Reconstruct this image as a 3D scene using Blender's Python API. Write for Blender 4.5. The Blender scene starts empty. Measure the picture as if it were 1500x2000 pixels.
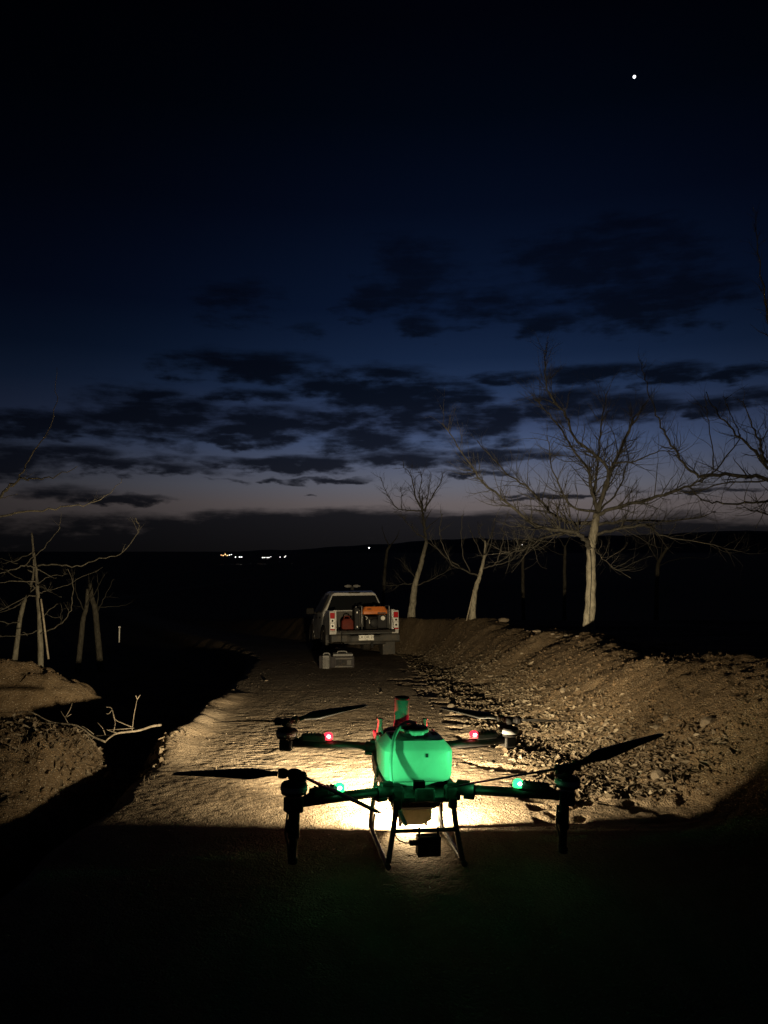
import bpy, bmesh, math, random
import numpy as np
from mathutils import Vector, Matrix, Euler

random.seed(7)
rng = np.random.default_rng(7)
sc = bpy.context.scene
COL = sc.collection
PI = math.pi

# ------------------------------------------------------------------ camera
CAM_H = 1.40
F = 1480.0                      # focal length in units of a 1500 x 2000 frame
PITCH = math.atan(75.0 / F)
cam_d = bpy.data.cameras.new('camera')
cam_d.sensor_fit = 'VERTICAL'
cam_d.sensor_height = 36.0
cam_d.lens = 36.0 * F / 2000.0
cam_d.clip_start = 0.05
cam_d.clip_end = 60000.0
cam = bpy.data.objects.new('camera', cam_d)
COL.objects.link(cam)
cam.location = (0, 0, CAM_H)
cam.rotation_euler = (PI / 2 + PITCH, 0, 0)
sc.camera = cam

sc.view_settings.view_transform = 'Standard'
sc.view_settings.look = 'None'
sc.view_settings.gamma = 1.0
sc.view_settings.exposure = 0.0
sc.view_settings.use_curve_mapping = False
sc.render.engine = 'CYCLES'
sc.cycles.use_denoising = True
sc.cycles.max_bounces = 4
sc.cycles.diffuse_bounces = 2
sc.cycles.glossy_bounces = 2
sc.cycles.sample_clamp_indirect = 4.0
sc.cycles.caustics_reflective = False
sc.cycles.caustics_refractive = False

# lamp powers (all of them lamps that are lit in the photograph)
LAMP_W = 118.0
BEAM_W = 4300.0
LAMP_SPILL_W = 17.0
GREEN_W = 6.4
RED_W = 9.0


def s2l(c):
    return tuple((v / 255 / 12.92) if v / 255 <= 0.04045 else ((v / 255 + 0.055) / 1.055) ** 2.4 for v in c)


# ------------------------------------------------------------------ world: last light after sunset, broken cloud
world = bpy.data.worlds.new('World')
sc.world = world
world.use_nodes = True
world.cycles.sampling_method = 'MANUAL'
world.cycles.sample_map_resolution = 256


class NT:
    """small helper for node trees"""
    def __init__(self, tree):
        self.t = tree
        self.n = tree.nodes
        self.l = tree.links

    def new(self, typ, **kw):
        n = self.n.new(typ)
        for k, v in kw.items():
            setattr(n, k, v)
        return n

    def put(self, sock, v):
        if isinstance(v, bpy.types.NodeSocket):
            self.l.new(v, sock)
        elif v is not None:
            sock.default_value = v

    def m(self, op, a, b=None, c=None, clamp=False):
        n = self.new('ShaderNodeMath', operation=op, use_clamp=clamp)
        self.put(n.inputs[0], a)
        if b is not None:
            self.put(n.inputs[1], b)
        if c is not None:
            self.put(n.inputs[2], c)
        return n.outputs[0]

    def vm(self, op, a, b=None):
        n = self.new('ShaderNodeVectorMath', operation=op)
        self.put(n.inputs[0], a)
        if b is not None:
            self.put(n.inputs[1], b)
        return n.outputs[0]

    def noise(self, vec, scale, detail=4, rough=0.55, lac=2.0):
        n = self.new('ShaderNodeTexNoise')
        if vec is not None:
            self.l.new(vec, n.inputs['Vector'])
        n.inputs['Scale'].default_value = scale
        n.inputs['Detail'].default_value = detail
        n.inputs['Roughness'].default_value = rough
        n.inputs['Lacunarity'].default_value = lac
        return n.outputs['Fac']

    def ramp(self, fac, stops, interp='LINEAR'):
        n = self.new('ShaderNodeValToRGB')
        n.color_ramp.interpolation = interp
        el = n.color_ramp.elements
        while len(el) < len(stops):
            el.new(0.5)
        for e, (p, c) in zip(el, stops):
            e.position = p
            e.color = (c, c, c, 1) if isinstance(c, (int, float)) else (c[0], c[1], c[2], 1)
        self.put(n.inputs[0], fac)
        return n.outputs[0]

    def mix(self, fac, a, b, blend='MIX'):
        n = self.new('ShaderNodeMix', data_type='RGBA', blend_type=blend)
        self.put(n.inputs[0], fac)
        for s, v in ((n.inputs[6], a), (n.inputs[7], b)):
            if isinstance(v, tuple):
                v = (v[0], v[1], v[2], 1)
            self.put(s, v)
        return n.outputs[2]

    def smooth(self, v, lo, hi):
        n = self.new('ShaderNodeMapRange', interpolation_type='SMOOTHSTEP')
        self.put(n.inputs[0], v)
        n.inputs[1].default_value = lo
        n.inputs[2].default_value = hi
        return n.outputs[0]


def build_world():
    w = NT(world.node_tree)
    w.n.clear()
    tc = w.new('ShaderNodeTexCoord').outputs['Generated']
    sep = w.new('ShaderNodeSeparateXYZ')
    w.l.new(tc, sep.inputs[0])
    X, Y, Z = sep.outputs
    az = w.m('ARCTAN2', X, Y)
    el = w.m('ARCSINE', Z)
    # clear sky colour against elevation
    S = [(0.00, (76, 68, 66)), (0.061, (102, 94, 95)), (0.0845, (98, 99, 110)), (0.118, (80, 89, 113)), (0.14, (68, 82, 113)),
         (0.165, (54, 67, 98)), (0.21, (34, 50, 80)), (0.25, (21, 36, 63)), (0.31, (11, 23, 47)), (0.43, (4, 11, 28)), (0.533, (1, 5, 15)),
         (0.628, (1, 2, 8)), (1.0, (1, 1, 5))]
    sky = w.ramp(el, [(p, s2l(c)) for p, c in S])
    # the glow lies to the right of the view and fades to both sides
    d = w.m('DIVIDE', w.m('SUBTRACT', az, 0.14), 0.41)
    glow = w.m('ADD', w.m('MULTIPLY', w.m('EXPONENT', w.m('MULTIPLY', w.m('MULTIPLY', d, d), -1.0)), 0.85), 0.15)
    sky = w.mix(1.0, sky, glow, 'MULTIPLY')
    # cloud field in azimuth / elevation
    cv = w.new('ShaderNodeCombineXYZ')
    w.l.new(az, cv.inputs[0])
    w.put(cv.inputs[1], w.m('MULTIPLY', el, 2.6))
    cvec = cv.outputs[0]
    n1 = w.noise(cvec, 9.0, 6, 0.6)
    n2 = w.noise(w.vm('ADD', cvec, (3.1, 7.7, 1.3)), 26.0, 5, 0.55)
    n3 = w.noise(w.vm('ADD', cvec, (13.1, 2.7, 5.3)), 5.0, 2, 0.5)
    wx = w.m('MULTIPLY_ADD', w.m('SUBTRACT', n1, 0.5), 0.105, az)
    wy = w.m('MULTIPLY_ADD', w.m('SUBTRACT', n2, 0.5), 0.026, el)
    wy = w.m('MULTIPLY_ADD', w.m('SUBTRACT', n3, 0.5), 0.034, wy)
    sv = w.new('ShaderNodeCombineXYZ')
    w.l.new(az, sv.inputs[0])
    w.put(sv.inputs[1], w.m('MULTIPLY', el, 7.0))
    n4 = w.noise(sv.outputs[0], 15.0, 7, 0.62)
    clouds = [  # centre and half axes in the 1500 x 2000 frame, weight
        (480, 718, 118, 26, 1), (290, 776, 62, 12, 1), (285, 818, 135, 42, 1), (110, 830, 115, 22, 1), (535, 830, 95, 28, 1),
        (455, 860, 40, 10, 1), (745, 738, 85, 20, 1), (490, 777, 66, 11, 1), (630, 766, 62, 20, 1), (770, 800, 135, 52, 1),
        (705, 868, 75, 22, 1), (900, 772, 50, 22, 1), (925, 825, 85, 26, .9), (985, 806, 50, 16, .8), (995, 733, 55, 12, .9),
        (800, 515, 95, 42, .8), (735, 572, 62, 34, .8), (815, 634, 40, 15, .8), (945, 585, 115, 34, .8), (1070, 622, 60, 20, .8),
        (1195, 505, 165, 62, .9), (1290, 580, 150, 42, .9), (590, 640, 50, 14, .6), (465, 580, 85, 36, .5),
        (225, 916, 165, 12, 1), (95, 888, 100, 14, 1), (560, 905, 190, 12, 1), (790, 900, 160, 13, 1), (945, 884, 120, 11, 1),
        (645, 937, 66, 5, .9), (533, 937, 24, 4, .8), (915, 922, 72, 5, .9), (262, 973, 66, 8, .9), (440, 941, 38, 4, .7),
        (110, 962, 90, 14, .8), (30, 900, 90, 34, .8), (1180, 730, 95, 17, 1), (1310, 727, 75, 18, .95), (1120, 788, 80, 25, .95), (1215, 800, 95, 22, 1),
        (1410, 792, 62, 13, .8), (1455, 730, 60, 14, .9), (1480, 780, 50, 16, .9), (1090, 968, 130, 4, .7),
        (990, 978, 70, 3, .7), (1390, 960, 90, 4, .8), (598, 966, 8, 3, .6),
        (660, 1043, 400, 27, 1.15), (330, 1042, 70, 17, 1.1), (140, 1066, 180, 22, .8), (1250, 1052, 330, 25, 1.0), (500, 1070, 700, 22, 1.1), (1150, 1068, 500, 26, 1.1)]
    acc = None
    for px, py, rx, ry, wt in clouds:
        u = (px - 750) / F
        a0 = math.atan(u)
        e0 = math.atan((1075 - py) / F * math.cos(a0))
        k = 1.0 / (1 + u * u)
        a = w.m('MULTIPLY', w.m('SUBTRACT', wx, a0), F / rx / k)
        b = w.m('MULTIPLY', w.m('SUBTRACT', wy, e0), F / ry / math.sqrt(k))
        v = w.m('SUBTRACT', wt if py < 985 and py > 700 else (wt - 0.15 if py < 985 else wt + 0.6), w.m('MULTIPLY', w.m('MULTIPLY_ADD', a, a, w.m('MULTIPLY', b, b)), 0.62))
        acc = v if acc is None else w.m('MAXIMUM', acc, v)
    # more of the same cloud all round, outside these
    front = w.smooth(Y, 0.55, 0.80)
    far = w.m('SUBTRACT', w.m('MULTIPLY', w.m('SUBTRACT', n1, 0.60), 9.0), w.m('MULTIPLY', front, 9.0))
    acc = w.m('MAXIMUM', acc, far)
    acc = w.m('MULTIPLY_ADD', w.m('SUBTRACT', n1, 0.5), 3.0, acc)
    acc = w.m('MULTIPLY_ADD', w.m('SUBTRACT', n2, 0.5), 2.8, acc)
    acc = w.m('MULTIPLY_ADD', w.m('SUBTRACT', n4, 0.5), 2.0, acc)
    dens = w.smooth(acc, -0.75, 0.95)
    dens = w.m('MULTIPLY', dens, w.ramp(el, [(0.0, 1.0), (0.24, 1.0), (0.36, 0.72), (1.0, 0.72)]))
    cloud_col = w.ramp(el, [(0.0, s2l((9, 10, 13))), (0.03, s2l((10, 12, 17))), (0.10, s2l((13, 16, 26))), (0.2, s2l((6, 10, 20))),
                            (0.4, s2l((2, 4, 12))), (0.6, s2l((0, 1, 4)))])
    cloud_col = w.mix(1.0, cloud_col, w.m('MULTIPLY_ADD', glow, 0.7, 0.3), 'MULTIPLY')
    col = w.mix(w.m('MULTIPLY', dens, 0.93), sky, cloud_col)
    # below the horizon nothing shines
    col = w.mix(w.smooth(Z, -0.03, 0.0), (0.0015, 0.0014, 0.0016), col)
    bg = w.new('ShaderNodeBackground')
    w.l.new(col, bg.inputs[0])
    bg.inputs[1].default_value = 1.0
    out = w.new('ShaderNodeOutputWorld')
    w.l.new(bg.outputs[0], out.inputs[0])


build_world()

# ------------------------------------------------------------------ helpers
CP, SP = math.cos(PITCH), math.sin(PITCH)


def ray(px, py):
    u = (px - 750.0) / F
    v = (1000.0 - py) / F
    return Vector((u, CP - v * SP, SP + v * CP))


def P(px, py, Y):
    d = ray(px, py)
    return Vector((0, 0, CAM_H)) + d * (Y / d.y)


def tag(o, label=None, cat=None, group=None, kind=None):
    if label:
        o['label'] = label
    if cat:
        o['category'] = cat
    if group:
        o['group'] = group
    if kind:
        o['kind'] = kind
    return o


def empty(name, loc=(0, 0, 0), rot=(0, 0, 0)):
    o = bpy.data.objects.new(name, None)
    COL.objects.link(o)
    o.location = loc
    o.rotation_euler = rot
    o.empty_display_size = 0.1
    return o


class MB:
    """collects shapes; build() links them as one mesh object"""
    def __init__(self):
        self.v = []
        self.f = []
        self.sm = []

    def add(self, verts, faces, smooth=False):
        b = len(self.v)
        self.v.extend([tuple(p) for p in verts])
        for f in faces:
            self.f.append(tuple(i + b for i in f))
            self.sm.append(smooth)
        return self

    def bm(self, bm, smooth=False, mat=None):
        if mat is not None:
            bm.transform(mat)
        bm.verts.ensure_lookup_table()
        for i, v in enumerate(bm.verts):
            v.index = i
        self.add([v.co for v in bm.verts], [[v.index for v in f.verts] for f in bm.faces], smooth)
        bm.free()
        return self

    def box(self, c, s, bev=0.0, rot=None, smooth=False, seg=2):
        bm = bmesh.new()
        bmesh.ops.create_cube(bm, size=1.0)
        bmesh.ops.scale(bm, vec=Vector(s), verts=bm.verts)
        if bev > 0:
            bmesh.ops.bevel(bm, geom=list(bm.edges), offset=min(bev, min(s) * 0.45), segments=seg, profile=0.5, affect='EDGES')
        m = Matrix.Translation(Vector(c))
        if rot is not None:
            m = m @ Euler(rot).to_matrix().to_4x4()
        return self.bm(bm, smooth, m)

    def tube(self, pts, rad, sides=8, cap=True, smooth=True, squash=None):
        pts = [Vector(p) for p in pts]
        n = len(pts)
        if not hasattr(rad, '__len__'):
            rad = [rad] * n
        t0 = (pts[1] - pts[0]).normalized()
        up = Vector((0, 0, 1)) if abs(t0.z) < 0.9 else Vector((1, 0, 0))
        nx = t0.cross(up).normalized()
        V = []
        for i, p in enumerate(pts):
            t = (pts[min(i + 1, n - 1)] - pts[max(i - 1, 0)])
            t = t.normalized() if t.length > 1e-9 else t0
            nx = (nx - t * nx.dot(t))
            nx = nx.normalized() if nx.length > 1e-9 else t.orthogonal().normalized()
            ny = t.cross(nx)
            for k in range(sides):
                a = 2 * PI * k / sides
                V.append(p + nx * (math.cos(a) * rad[i]) + ny * (math.sin(a) * rad[i]))
        Fc = []
        for i in range(n - 1):
            for k in range(sides):
                k2 = (k + 1) % sides
                Fc.append((i * sides + k, i * sides + k2, (i + 1) * sides + k2, (i + 1) * sides + k))
        self.add(V, Fc, smooth)
        if cap:
            b = len(self.v) - n * sides
            self.f.append(tuple(b + k for k in reversed(range(sides))))
            self.sm.append(False)
            self.f.append(tuple(b + (n - 1) * sides + k for k in range(sides)))
            self.sm.append(False)
        return self

    def lathe(self, prof, c=(0, 0, 0), axis='Z', sides=24, smooth=True, rot=None):
        V = []
        for r, z in prof:
            for k in range(sides):
                a = 2 * PI * k / sides
                V.append(Vector((r * math.cos(a), r * math.sin(a), z)))
        Fc = []
        n = len(prof)
        for i in range(n - 1):
            for k in range(sides):
                k2 = (k + 1) % sides
                Fc.append((i * sides + k, i * sides + k2, (i + 1) * sides + k2, (i + 1) * sides + k))
        if prof[0][0] > 1e-6:
            Fc.append(tuple(reversed(range(sides))))
        if prof[-1][0] > 1e-6:
            Fc.append(tuple((n - 1) * sides + k for k in range(sides)))
        m = Matrix.Translation(Vector(c))
        if axis == 'X':
            m = m @ Matrix.Rotation(PI / 2, 4, 'Y')
        elif axis == 'Y':
            m = m @ Matrix.Rotation(-PI / 2, 4, 'X')
        if rot is not None:
            m = m @ Euler(rot).to_matrix().to_4x4()
        return self.add([m @ v for v in V], Fc, smooth)

    def loft(self, rings, cap=True, smooth=True):
        n = len(rings[0])
        V = [p for r in rings for p in r]
        Fc = []
        for i in range(len(rings) - 1):
            for k in range(n):
                k2 = (k + 1) % n
                Fc.append((i * n + k, i * n + k2, (i + 1) * n + k2, (i + 1) * n + k))
        if cap:
            Fc.append(tuple(reversed(range(n))))
            Fc.append(tuple((len(rings) - 1) * n + k for k in range(n)))
        return self.add(V, Fc, smooth)

    def mesh(self, name):
        me = bpy.data.meshes.new(name)
        me.from_pydata(self.v, [], self.f)
        me.polygons.foreach_set('use_smooth', self.sm)
        me.validate()
        me.update()
        return me

    def build(self, name, mat, parent=None, autosmooth=None):
        me = self.mesh(name)
        if autosmooth is not None:
            me.polygons.foreach_set('use_smooth', [True] * len(me.polygons))
            me.set_sharp_from_angle(angle=math.radians(autosmooth))
        o = bpy.data.objects.new(name, me)
        COL.objects.link(o)
        if mat is not None:
            me.materials.append(mat)
        if parent is not None:
            o.parent = parent
        return o


def rrect(hx, hy, z, r, cx=0, cy=0, seg=4):
    r = min(r, hx * 0.98, hy * 0.98)
    pts = []
    for (sx, sy, a0) in ((1, 1, 0), (-1, 1, PI / 2), (-1, -1, PI), (1, -1, 1.5 * PI)):
        for k in range(seg + 1):
            a = a0 + PI / 2 * k / seg
            pts.append(Vector((cx + sx * (hx - r) + r * math.cos(a), cy + sy * (hy - r) + r * math.sin(a), z)))
    return pts


def catmull(pts, n=5):
    pts = [Vector(p) for p in pts]
    if len(pts) < 3:
        return pts
    e = [pts[0] * 2 - pts[1]] + pts + [pts[-1] * 2 - pts[-2]]
    out = []
    for i in range(1, len(e) - 2):
        p0, p1, p2, p3 = e[i - 1:i + 3]
        for k in range(n):
            t = k / n
            out.append(0.5 * ((2 * p1) + (p2 - p0) * t + (2 * p0 - 5 * p1 + 4 * p2 - p3) * t * t + (3 * p1 - p0 - 3 * p2 + p3) * t ** 3))
    out.append(pts[-1])
    return out


# ------------------------------------------------------------------ materials
MATS = {}


def mat(name, color, rough=0.5, metal=0.0, vary=0.0, vscale=8.0, bump=0.0, bscale=40.0, spec=0.5, emit=None, estr=0.0, trans=0.0, sss=0.0,
        dirt=None, dirt_amt=0.0, coat=0.0):
    m = bpy.data.materials.new(name)
    m.use_nodes = True
    t = NT(m.node_tree)
    b = t.n['Principled BSDF']
    b.inputs['Roughness'].default_value = rough
    b.inputs['Metallic'].default_value = metal
    b.inputs['Specular IOR Level'].default_value = spec
    b.inputs['Base Color'].default_value = (*color, 1)
    b.inputs['Coat Weight'].default_value = coat
    tc = t.new('ShaderNodeTexCoord').outputs['Object']
    col = None
    if vary > 0:
        nz = t.noise(tc, vscale, 6, 0.6)
        col = t.mix(t.smooth(nz, 0.3, 0.7), tuple(c * (1 - vary) for c in color), tuple(min(1, c * (1 + vary)) for c in color))
        t.l.new(t.ramp(nz, [(0.3, max(0.02, rough - 0.12)), (0.7, min(1, rough + 0.12))]), b.inputs['Roughness'])
    if dirt is not None:
        nz = t.noise(t.vm('ADD', tc, (4.2, 1.7, 9.1)), vscale * 2.3, 7, 0.65)
        col = t.mix(t.m('MULTIPLY', t.smooth(nz, 0.42, 0.68), dirt_amt), col if col is not None else tuple(color), dirt)
    if col is not None:
        t.l.new(col, b.inputs['Base Color'])
    if bump > 0:
        bn = t.new('ShaderNodeBump')
        bn.inputs['Strength'].default_value = 0.6
        bn.inputs['Distance'].default_value = bump
        t.l.new(t.noise(tc, bscale, 5, 0.6), bn.inputs['Height'])
        t.l.new(bn.outputs[0], b.inputs['Normal'])
    if emit is not None:
        b.inputs['Emission Color'].default_value = (*emit, 1)
        b.inputs['Emission Strength'].default_value = estr
        m.cycles.emission_sampling = 'NONE'
    if trans > 0:
        b.inputs['Transmission Weight'].default_value = trans
    if sss > 0:
        b.inputs['Subsurface Weight'].default_value = sss
        b.inputs['Subsurface Radius'].default_value = (0.03, 0.03, 0.03)
        b.inputs['Subsurface Scale'].default_value = 1.0
    MATS[name] = m
    return m


DUST = (0.20, 0.15, 0.10)
mat('carbon', (0.010, 0.010, 0.011), 0.5, vary=0.3, vscale=30, spec=0.3, dirt=DUST, dirt_amt=0.03)
mat('black_plastic', (0.011, 0.011, 0.012), 0.55, vary=0.3, vscale=20, bump=0.0006, bscale=300, spec=0.15, dirt=DUST, dirt_amt=0.03)
mat('blade', (0.008, 0.008, 0.008), 0.5, vary=0.2, vscale=12, spec=0.25)
mat('tank_plastic', (0.72, 0.73, 0.70), 0.42, vary=0.05, vscale=6, sss=0.15, bump=0.0008, bscale=60, dirt=(0.5, 0.47, 0.40), dirt_amt=0.2)
mat('cap_plastic', (0.55, 0.56, 0.54), 0.4, vary=0.08, vscale=20)
mat('hose_rubber', (0.62, 0.64, 0.62), 0.35, vary=0.15, vscale=20)
mat('pale_plastic', (0.68, 0.64, 0.55), 0.5, vary=0.12, vscale=14, dirt=DUST, dirt_amt=0.4)
_t = NT(MATS['pale_plastic'].node_tree)
_tr = _t.new('ShaderNodeBsdfTranslucent')
_tr.inputs[0].default_value = (0.75, 0.68, 0.52, 1)
_mx = _t.new('ShaderNodeMixShader')
_mx.inputs[0].default_value = 0.55
_t.l.new(_t.n['Principled BSDF'].outputs[0], _mx.inputs[1])
_t.l.new(_tr.outputs[0], _mx.inputs[2])
_t.l.new(_mx.outputs[0], _t.n['Material Output'].inputs[0])
mat('antenna_grey', (0.34, 0.34, 0.35), 0.45, vary=0.1, vscale=18)
mat('alu', (0.55, 0.54, 0.52), 0.38, metal=0.9, vary=0.12, vscale=25)
mat('leg_tube', (0.10, 0.10, 0.10), 0.35, metal=0.4, vary=0.2, vscale=30, dirt=DUST, dirt_amt=0.25)
mat('green_led', (0.1, 0.8, 0.3), 0.3, emit=(0.03, 1.0, 0.20), estr=2.8)
mat('green_bulb', (0.5, 0.9, 0.7), 0.3, emit=(0.5, 1.0, 0.7), estr=30)
mat('red_led', (0.8, 0.1, 0.1), 0.3, emit=(1.0, 0.02, 0.05), estr=2.8)
mat('red_bulb', (0.9, 0.5, 0.5), 0.3, emit=(1.0, 0.5, 0.5), estr=30)
mat('lamp_glass', (0.9, 0.85, 0.7), 0.2, emit=(1.0, 0.86, 0.58), estr=30)
mat('dark_label', (0.03, 0.03, 0.03), 0.6)
mat('truck_white', (0.50, 0.50, 0.50), 0.3, vary=0.06, vscale=1.5, dirt=(0.33, 0.27, 0.2), dirt_amt=0.55, coat=0.4)
mat('truck_trim', (0.014, 0.014, 0.015), 0.7, spec=0.15, vary=0.25, vscale=6, dirt=DUST, dirt_amt=0.1)
mat('bumper_grey', (0.06, 0.059, 0.058), 0.6, spec=0.2, vary=0.2, vscale=3, dirt=DUST, dirt_amt=0.2)
mat('bed_liner', (0.02, 0.02, 0.021), 0.6, vary=0.3, vscale=9, bump=0.002, bscale=60)
mat('car_glass', (0.01, 0.011, 0.012), 0.06, spec=0.6)
mat('tyre', (0.025, 0.024, 0.023), 0.8, vary=0.25, vscale=12, dirt=DUST, dirt_amt=0.5)
mat('red_lens', (0.45, 0.015, 0.02), 0.15, coat=0.6)
mat('clear_lens', (0.9, 0.89, 0.87), 0.22, metal=0.2, coat=0.6)
mat('plate_white', (0.80, 0.79, 0.74), 0.4)
mat('plate_ink', (0.02, 0.02, 0.02), 0.6)
mat('generator_orange', (0.62, 0.17, 0.03), 0.4, vary=0.08, vscale=6, dirt=DUST, dirt_amt=0.2)
mat('generator_black', (0.018, 0.018, 0.02), 0.6, spec=0.2, vary=0.2, vscale=10)
mat('frame_steel', (0.16, 0.16, 0.16), 0.35, metal=0.5, vary=0.2, vscale=20)
mat('red_plastic', (0.13, 0.025, 0.018), 0.65, spec=0.15, vary=0.15, vscale=8)
mat('charger_grey', (0.030, 0.028, 0.031), 0.75, spec=0.08, vary=0.1, vscale=12, dirt=DUST, dirt_amt=0.05)
mat('charger_light', (0.17, 0.167, 0.165), 0.7, spec=0.1, vary=0.06, vscale=12)
mat('cable', (0.015, 0.015, 0.015), 0.5)
mat('stake_wood', (0.30, 0.26, 0.20), 0.85, vary=0.25, vscale=15)
mat('clod', (0.105, 0.074, 0.046), 0.95, vary=0.25, vscale=20, spec=0.1, bump=0.004, bscale=80)
mat('stone', (0.155, 0.125, 0.092), 0.85, vary=0.3, vscale=25, bump=0.004, bscale=60)
mat('post_white', (0.6, 0.6, 0.58), 0.7)
mat('far_lamp_white', (0.8, 0.8, 0.8), 0.4, emit=(1.0, 0.97, 0.92), estr=5.0)
mat('far_lamp_warm', (0.8, 0.6, 0.3), 0.4, emit=(1.0, 0.55, 0.22), estr=3.2)
mat('far_pole', (0.2, 0.2, 0.2), 0.7)
mat('planet', (0.9, 0.9, 1.0), 0.5, emit=(0.93, 0.95, 1.0), estr=6.0)
mat('hill_scrub', (0.03, 0.032, 0.025), 0.95, vary=0.4, vscale=0.01)


def bark_mat(name, c, upper=None):
    m = bpy.data.materials.new(name)
    m.use_nodes = True
    t = NT(m.node_tree)
    b = t.n['Principled BSDF']
    b.inputs['Roughness'].default_value = 0.85
    b.inputs['Specular IOR Level'].default_value = 0.25
    tc = t.new('ShaderNodeTexCoord').outputs['Object']
    mp = t.new('ShaderNodeMapping')
    mp.inputs['Scale'].default_value = (1, 1, 0.35)
    t.l.new(tc, mp.inputs[0])
    n1 = t.noise(mp.outputs[0], 22, 7, 0.65)
    n2 = t.noise(tc, 4, 4, 0.55)
    col = t.mix(t.smooth(n1, 0.32, 0.66), tuple(v * 0.42 for v in c), c)
    col = t.mix(t.m('MULTIPLY', t.smooth(n2, 0.48, 0.72), 0.5), col, tuple(v * 0.5 for v in c))
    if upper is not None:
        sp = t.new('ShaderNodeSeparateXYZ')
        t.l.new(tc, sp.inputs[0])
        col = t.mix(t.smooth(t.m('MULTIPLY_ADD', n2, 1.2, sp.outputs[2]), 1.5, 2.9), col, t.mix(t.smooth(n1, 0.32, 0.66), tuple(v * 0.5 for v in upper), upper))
    t.l.new(col, b.inputs['Base Color'])
    bn = t.new('ShaderNodeBump')
    bn.inputs['Strength'].default_value = 0.8
    bn.inputs['Distance'].default_value = 0.012
    t.l.new(n1, bn.inputs['Height'])
    t.l.new(bn.outputs[0], b.inputs['Normal'])
    MATS[name] = m
    return m


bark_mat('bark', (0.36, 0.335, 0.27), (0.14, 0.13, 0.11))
bark_mat('left_bark', (0.22, 0.205, 0.165), (0.11, 0.10, 0.08))  # same bark, darkened so the left trunks look dimly lit
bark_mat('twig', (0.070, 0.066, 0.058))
bark_mat('dim_bark', (0.12, 0.11, 0.09))  # darker bark copy; weak light on far trunks is put into its colour
bark_mat('fallen_wood', (0.24, 0.205, 0.16))


def soil_mat():
    m = bpy.data.materials.new('soil')
    m.use_nodes = True
    t = NT(m.node_tree)
    b = t.n['Principled BSDF']
    b.inputs['Roughness'].default_value = 0.92
    b.inputs['Specular IOR Level'].default_value = 0.18
    tc = t.new('ShaderNodeTexCoord').outputs['Object']
    big = t.noise(tc, 0.7, 5, 0.6)
    mid = t.noise(tc, 6.0, 6, 0.62)
    fine = t.noise(tc, 60.0, 5, 0.7)
    vo = t.new('ShaderNodeTexVoronoi', feature='F1')
    vo.inputs['Scale'].default_value = 105.0
    t.l.new(tc, vo.inputs['Vector'])
    vo2 = t.new('ShaderNodeTexVoronoi', feature='F1')
    vo2.inputs['Scale'].default_value = 38.0
    t.l.new(tc, vo2.inputs['Vector'])
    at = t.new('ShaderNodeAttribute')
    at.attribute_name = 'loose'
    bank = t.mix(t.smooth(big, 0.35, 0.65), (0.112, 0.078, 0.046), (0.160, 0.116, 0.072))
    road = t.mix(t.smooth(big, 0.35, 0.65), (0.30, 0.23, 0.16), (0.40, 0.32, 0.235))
    mp = t.new('ShaderNodeMapping')
    mp.inputs['Scale'].default_value = (2.6, 0.28, 1)
    mp.inputs['Rotation'].default_value = (0, 0, 0.10)
    t.l.new(tc, mp.inputs[0])
    strip = t.noise(mp.outputs[0], 1.6, 5, 0.6)
    road = t.mix(t.m('MULTIPLY', t.smooth(strip, 0.46, 0.62), 0.55), road, (0.235, 0.178, 0.122))
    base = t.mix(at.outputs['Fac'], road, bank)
    base = t.mix(t.m('MULTIPLY', t.smooth(mid, 0.45, 0.7), 0.45), base, t.mix(1.0, base, (0.6, 0.57, 0.53), 'MULTIPLY'))
    base = t.mix(t.m('MULTIPLY', t.smooth(fine, 0.4, 0.75), 0.5), base, t.mix(1.0, base, (1.5, 1.55, 1.6), 'MULTIPLY'))
    # single pale grains
    rnd = t.new('ShaderNodeSeparateColor')
    t.l.new(vo.outputs['Color'], rnd.inputs[0])
    grain = t.m('MULTIPLY', t.smooth(rnd.outputs[0], 0.86, 0.93), t.smooth(vo.outputs['Distance'], 0.5, 0.28))
    base = t.mix(t.m('MULTIPLY', grain, 0.75), base, (0.55, 0.49, 0.40))
    t.l.new(base, b.inputs['Base Color'])
    h = t.m('MULTIPLY', mid, 1.6)
    h = t.m('MULTIPLY_ADD', fine, 0.55, h)
    h = t.m('MULTIPLY_ADD', vo.outputs['Distance'], -0.38, h)
    h = t.m('MULTIPLY_ADD', vo2.outputs['Distance'], -0.35, h)
    bn = t.new('ShaderNodeBump')
    bn.inputs['Strength'].default_value = 1.0
    bn.inputs['Distance'].default_value = 0.022
    t.l.new(h, bn.inputs['Height'])
    t.l.new(bn.outputs[0], b.inputs['Normal'])
    MATS['soil'] = m


soil_mat()


def leaf_mat():
    m = bpy.data.materials.new('dry_leaf')
    m.use_nodes = True
    t = NT(m.node_tree)
    b = t.n['Principled BSDF']
    b.inputs['Roughness'].default_value = 0.75
    oi = t.new('ShaderNodeObjectInfo')
    gi = t.new('ShaderNodeNewGeometry')
    r = t.m('FRACT', t.m('ADD', oi.outputs['Random'], gi.outputs['Random Per Island']))
    col = t.ramp(r, [(0, (0.07, 0.05, 0.032)), (0.5, (0.125, 0.096, 0.063)), (0.85, (0.175, 0.142, 0.10)), (1.0, (0.26, 0.22, 0.165))])
    t.l.new(col, b.inputs['Base Color'])
    MATS['dry_leaf'] = m


leaf_mat()
M = MATS

# ------------------------------------------------------------------ terrain
_perm = np.random.default_rng(11).integers(0, 1 << 30, size=(256, 256)).astype(np.float64) / (1 << 30)


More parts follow.
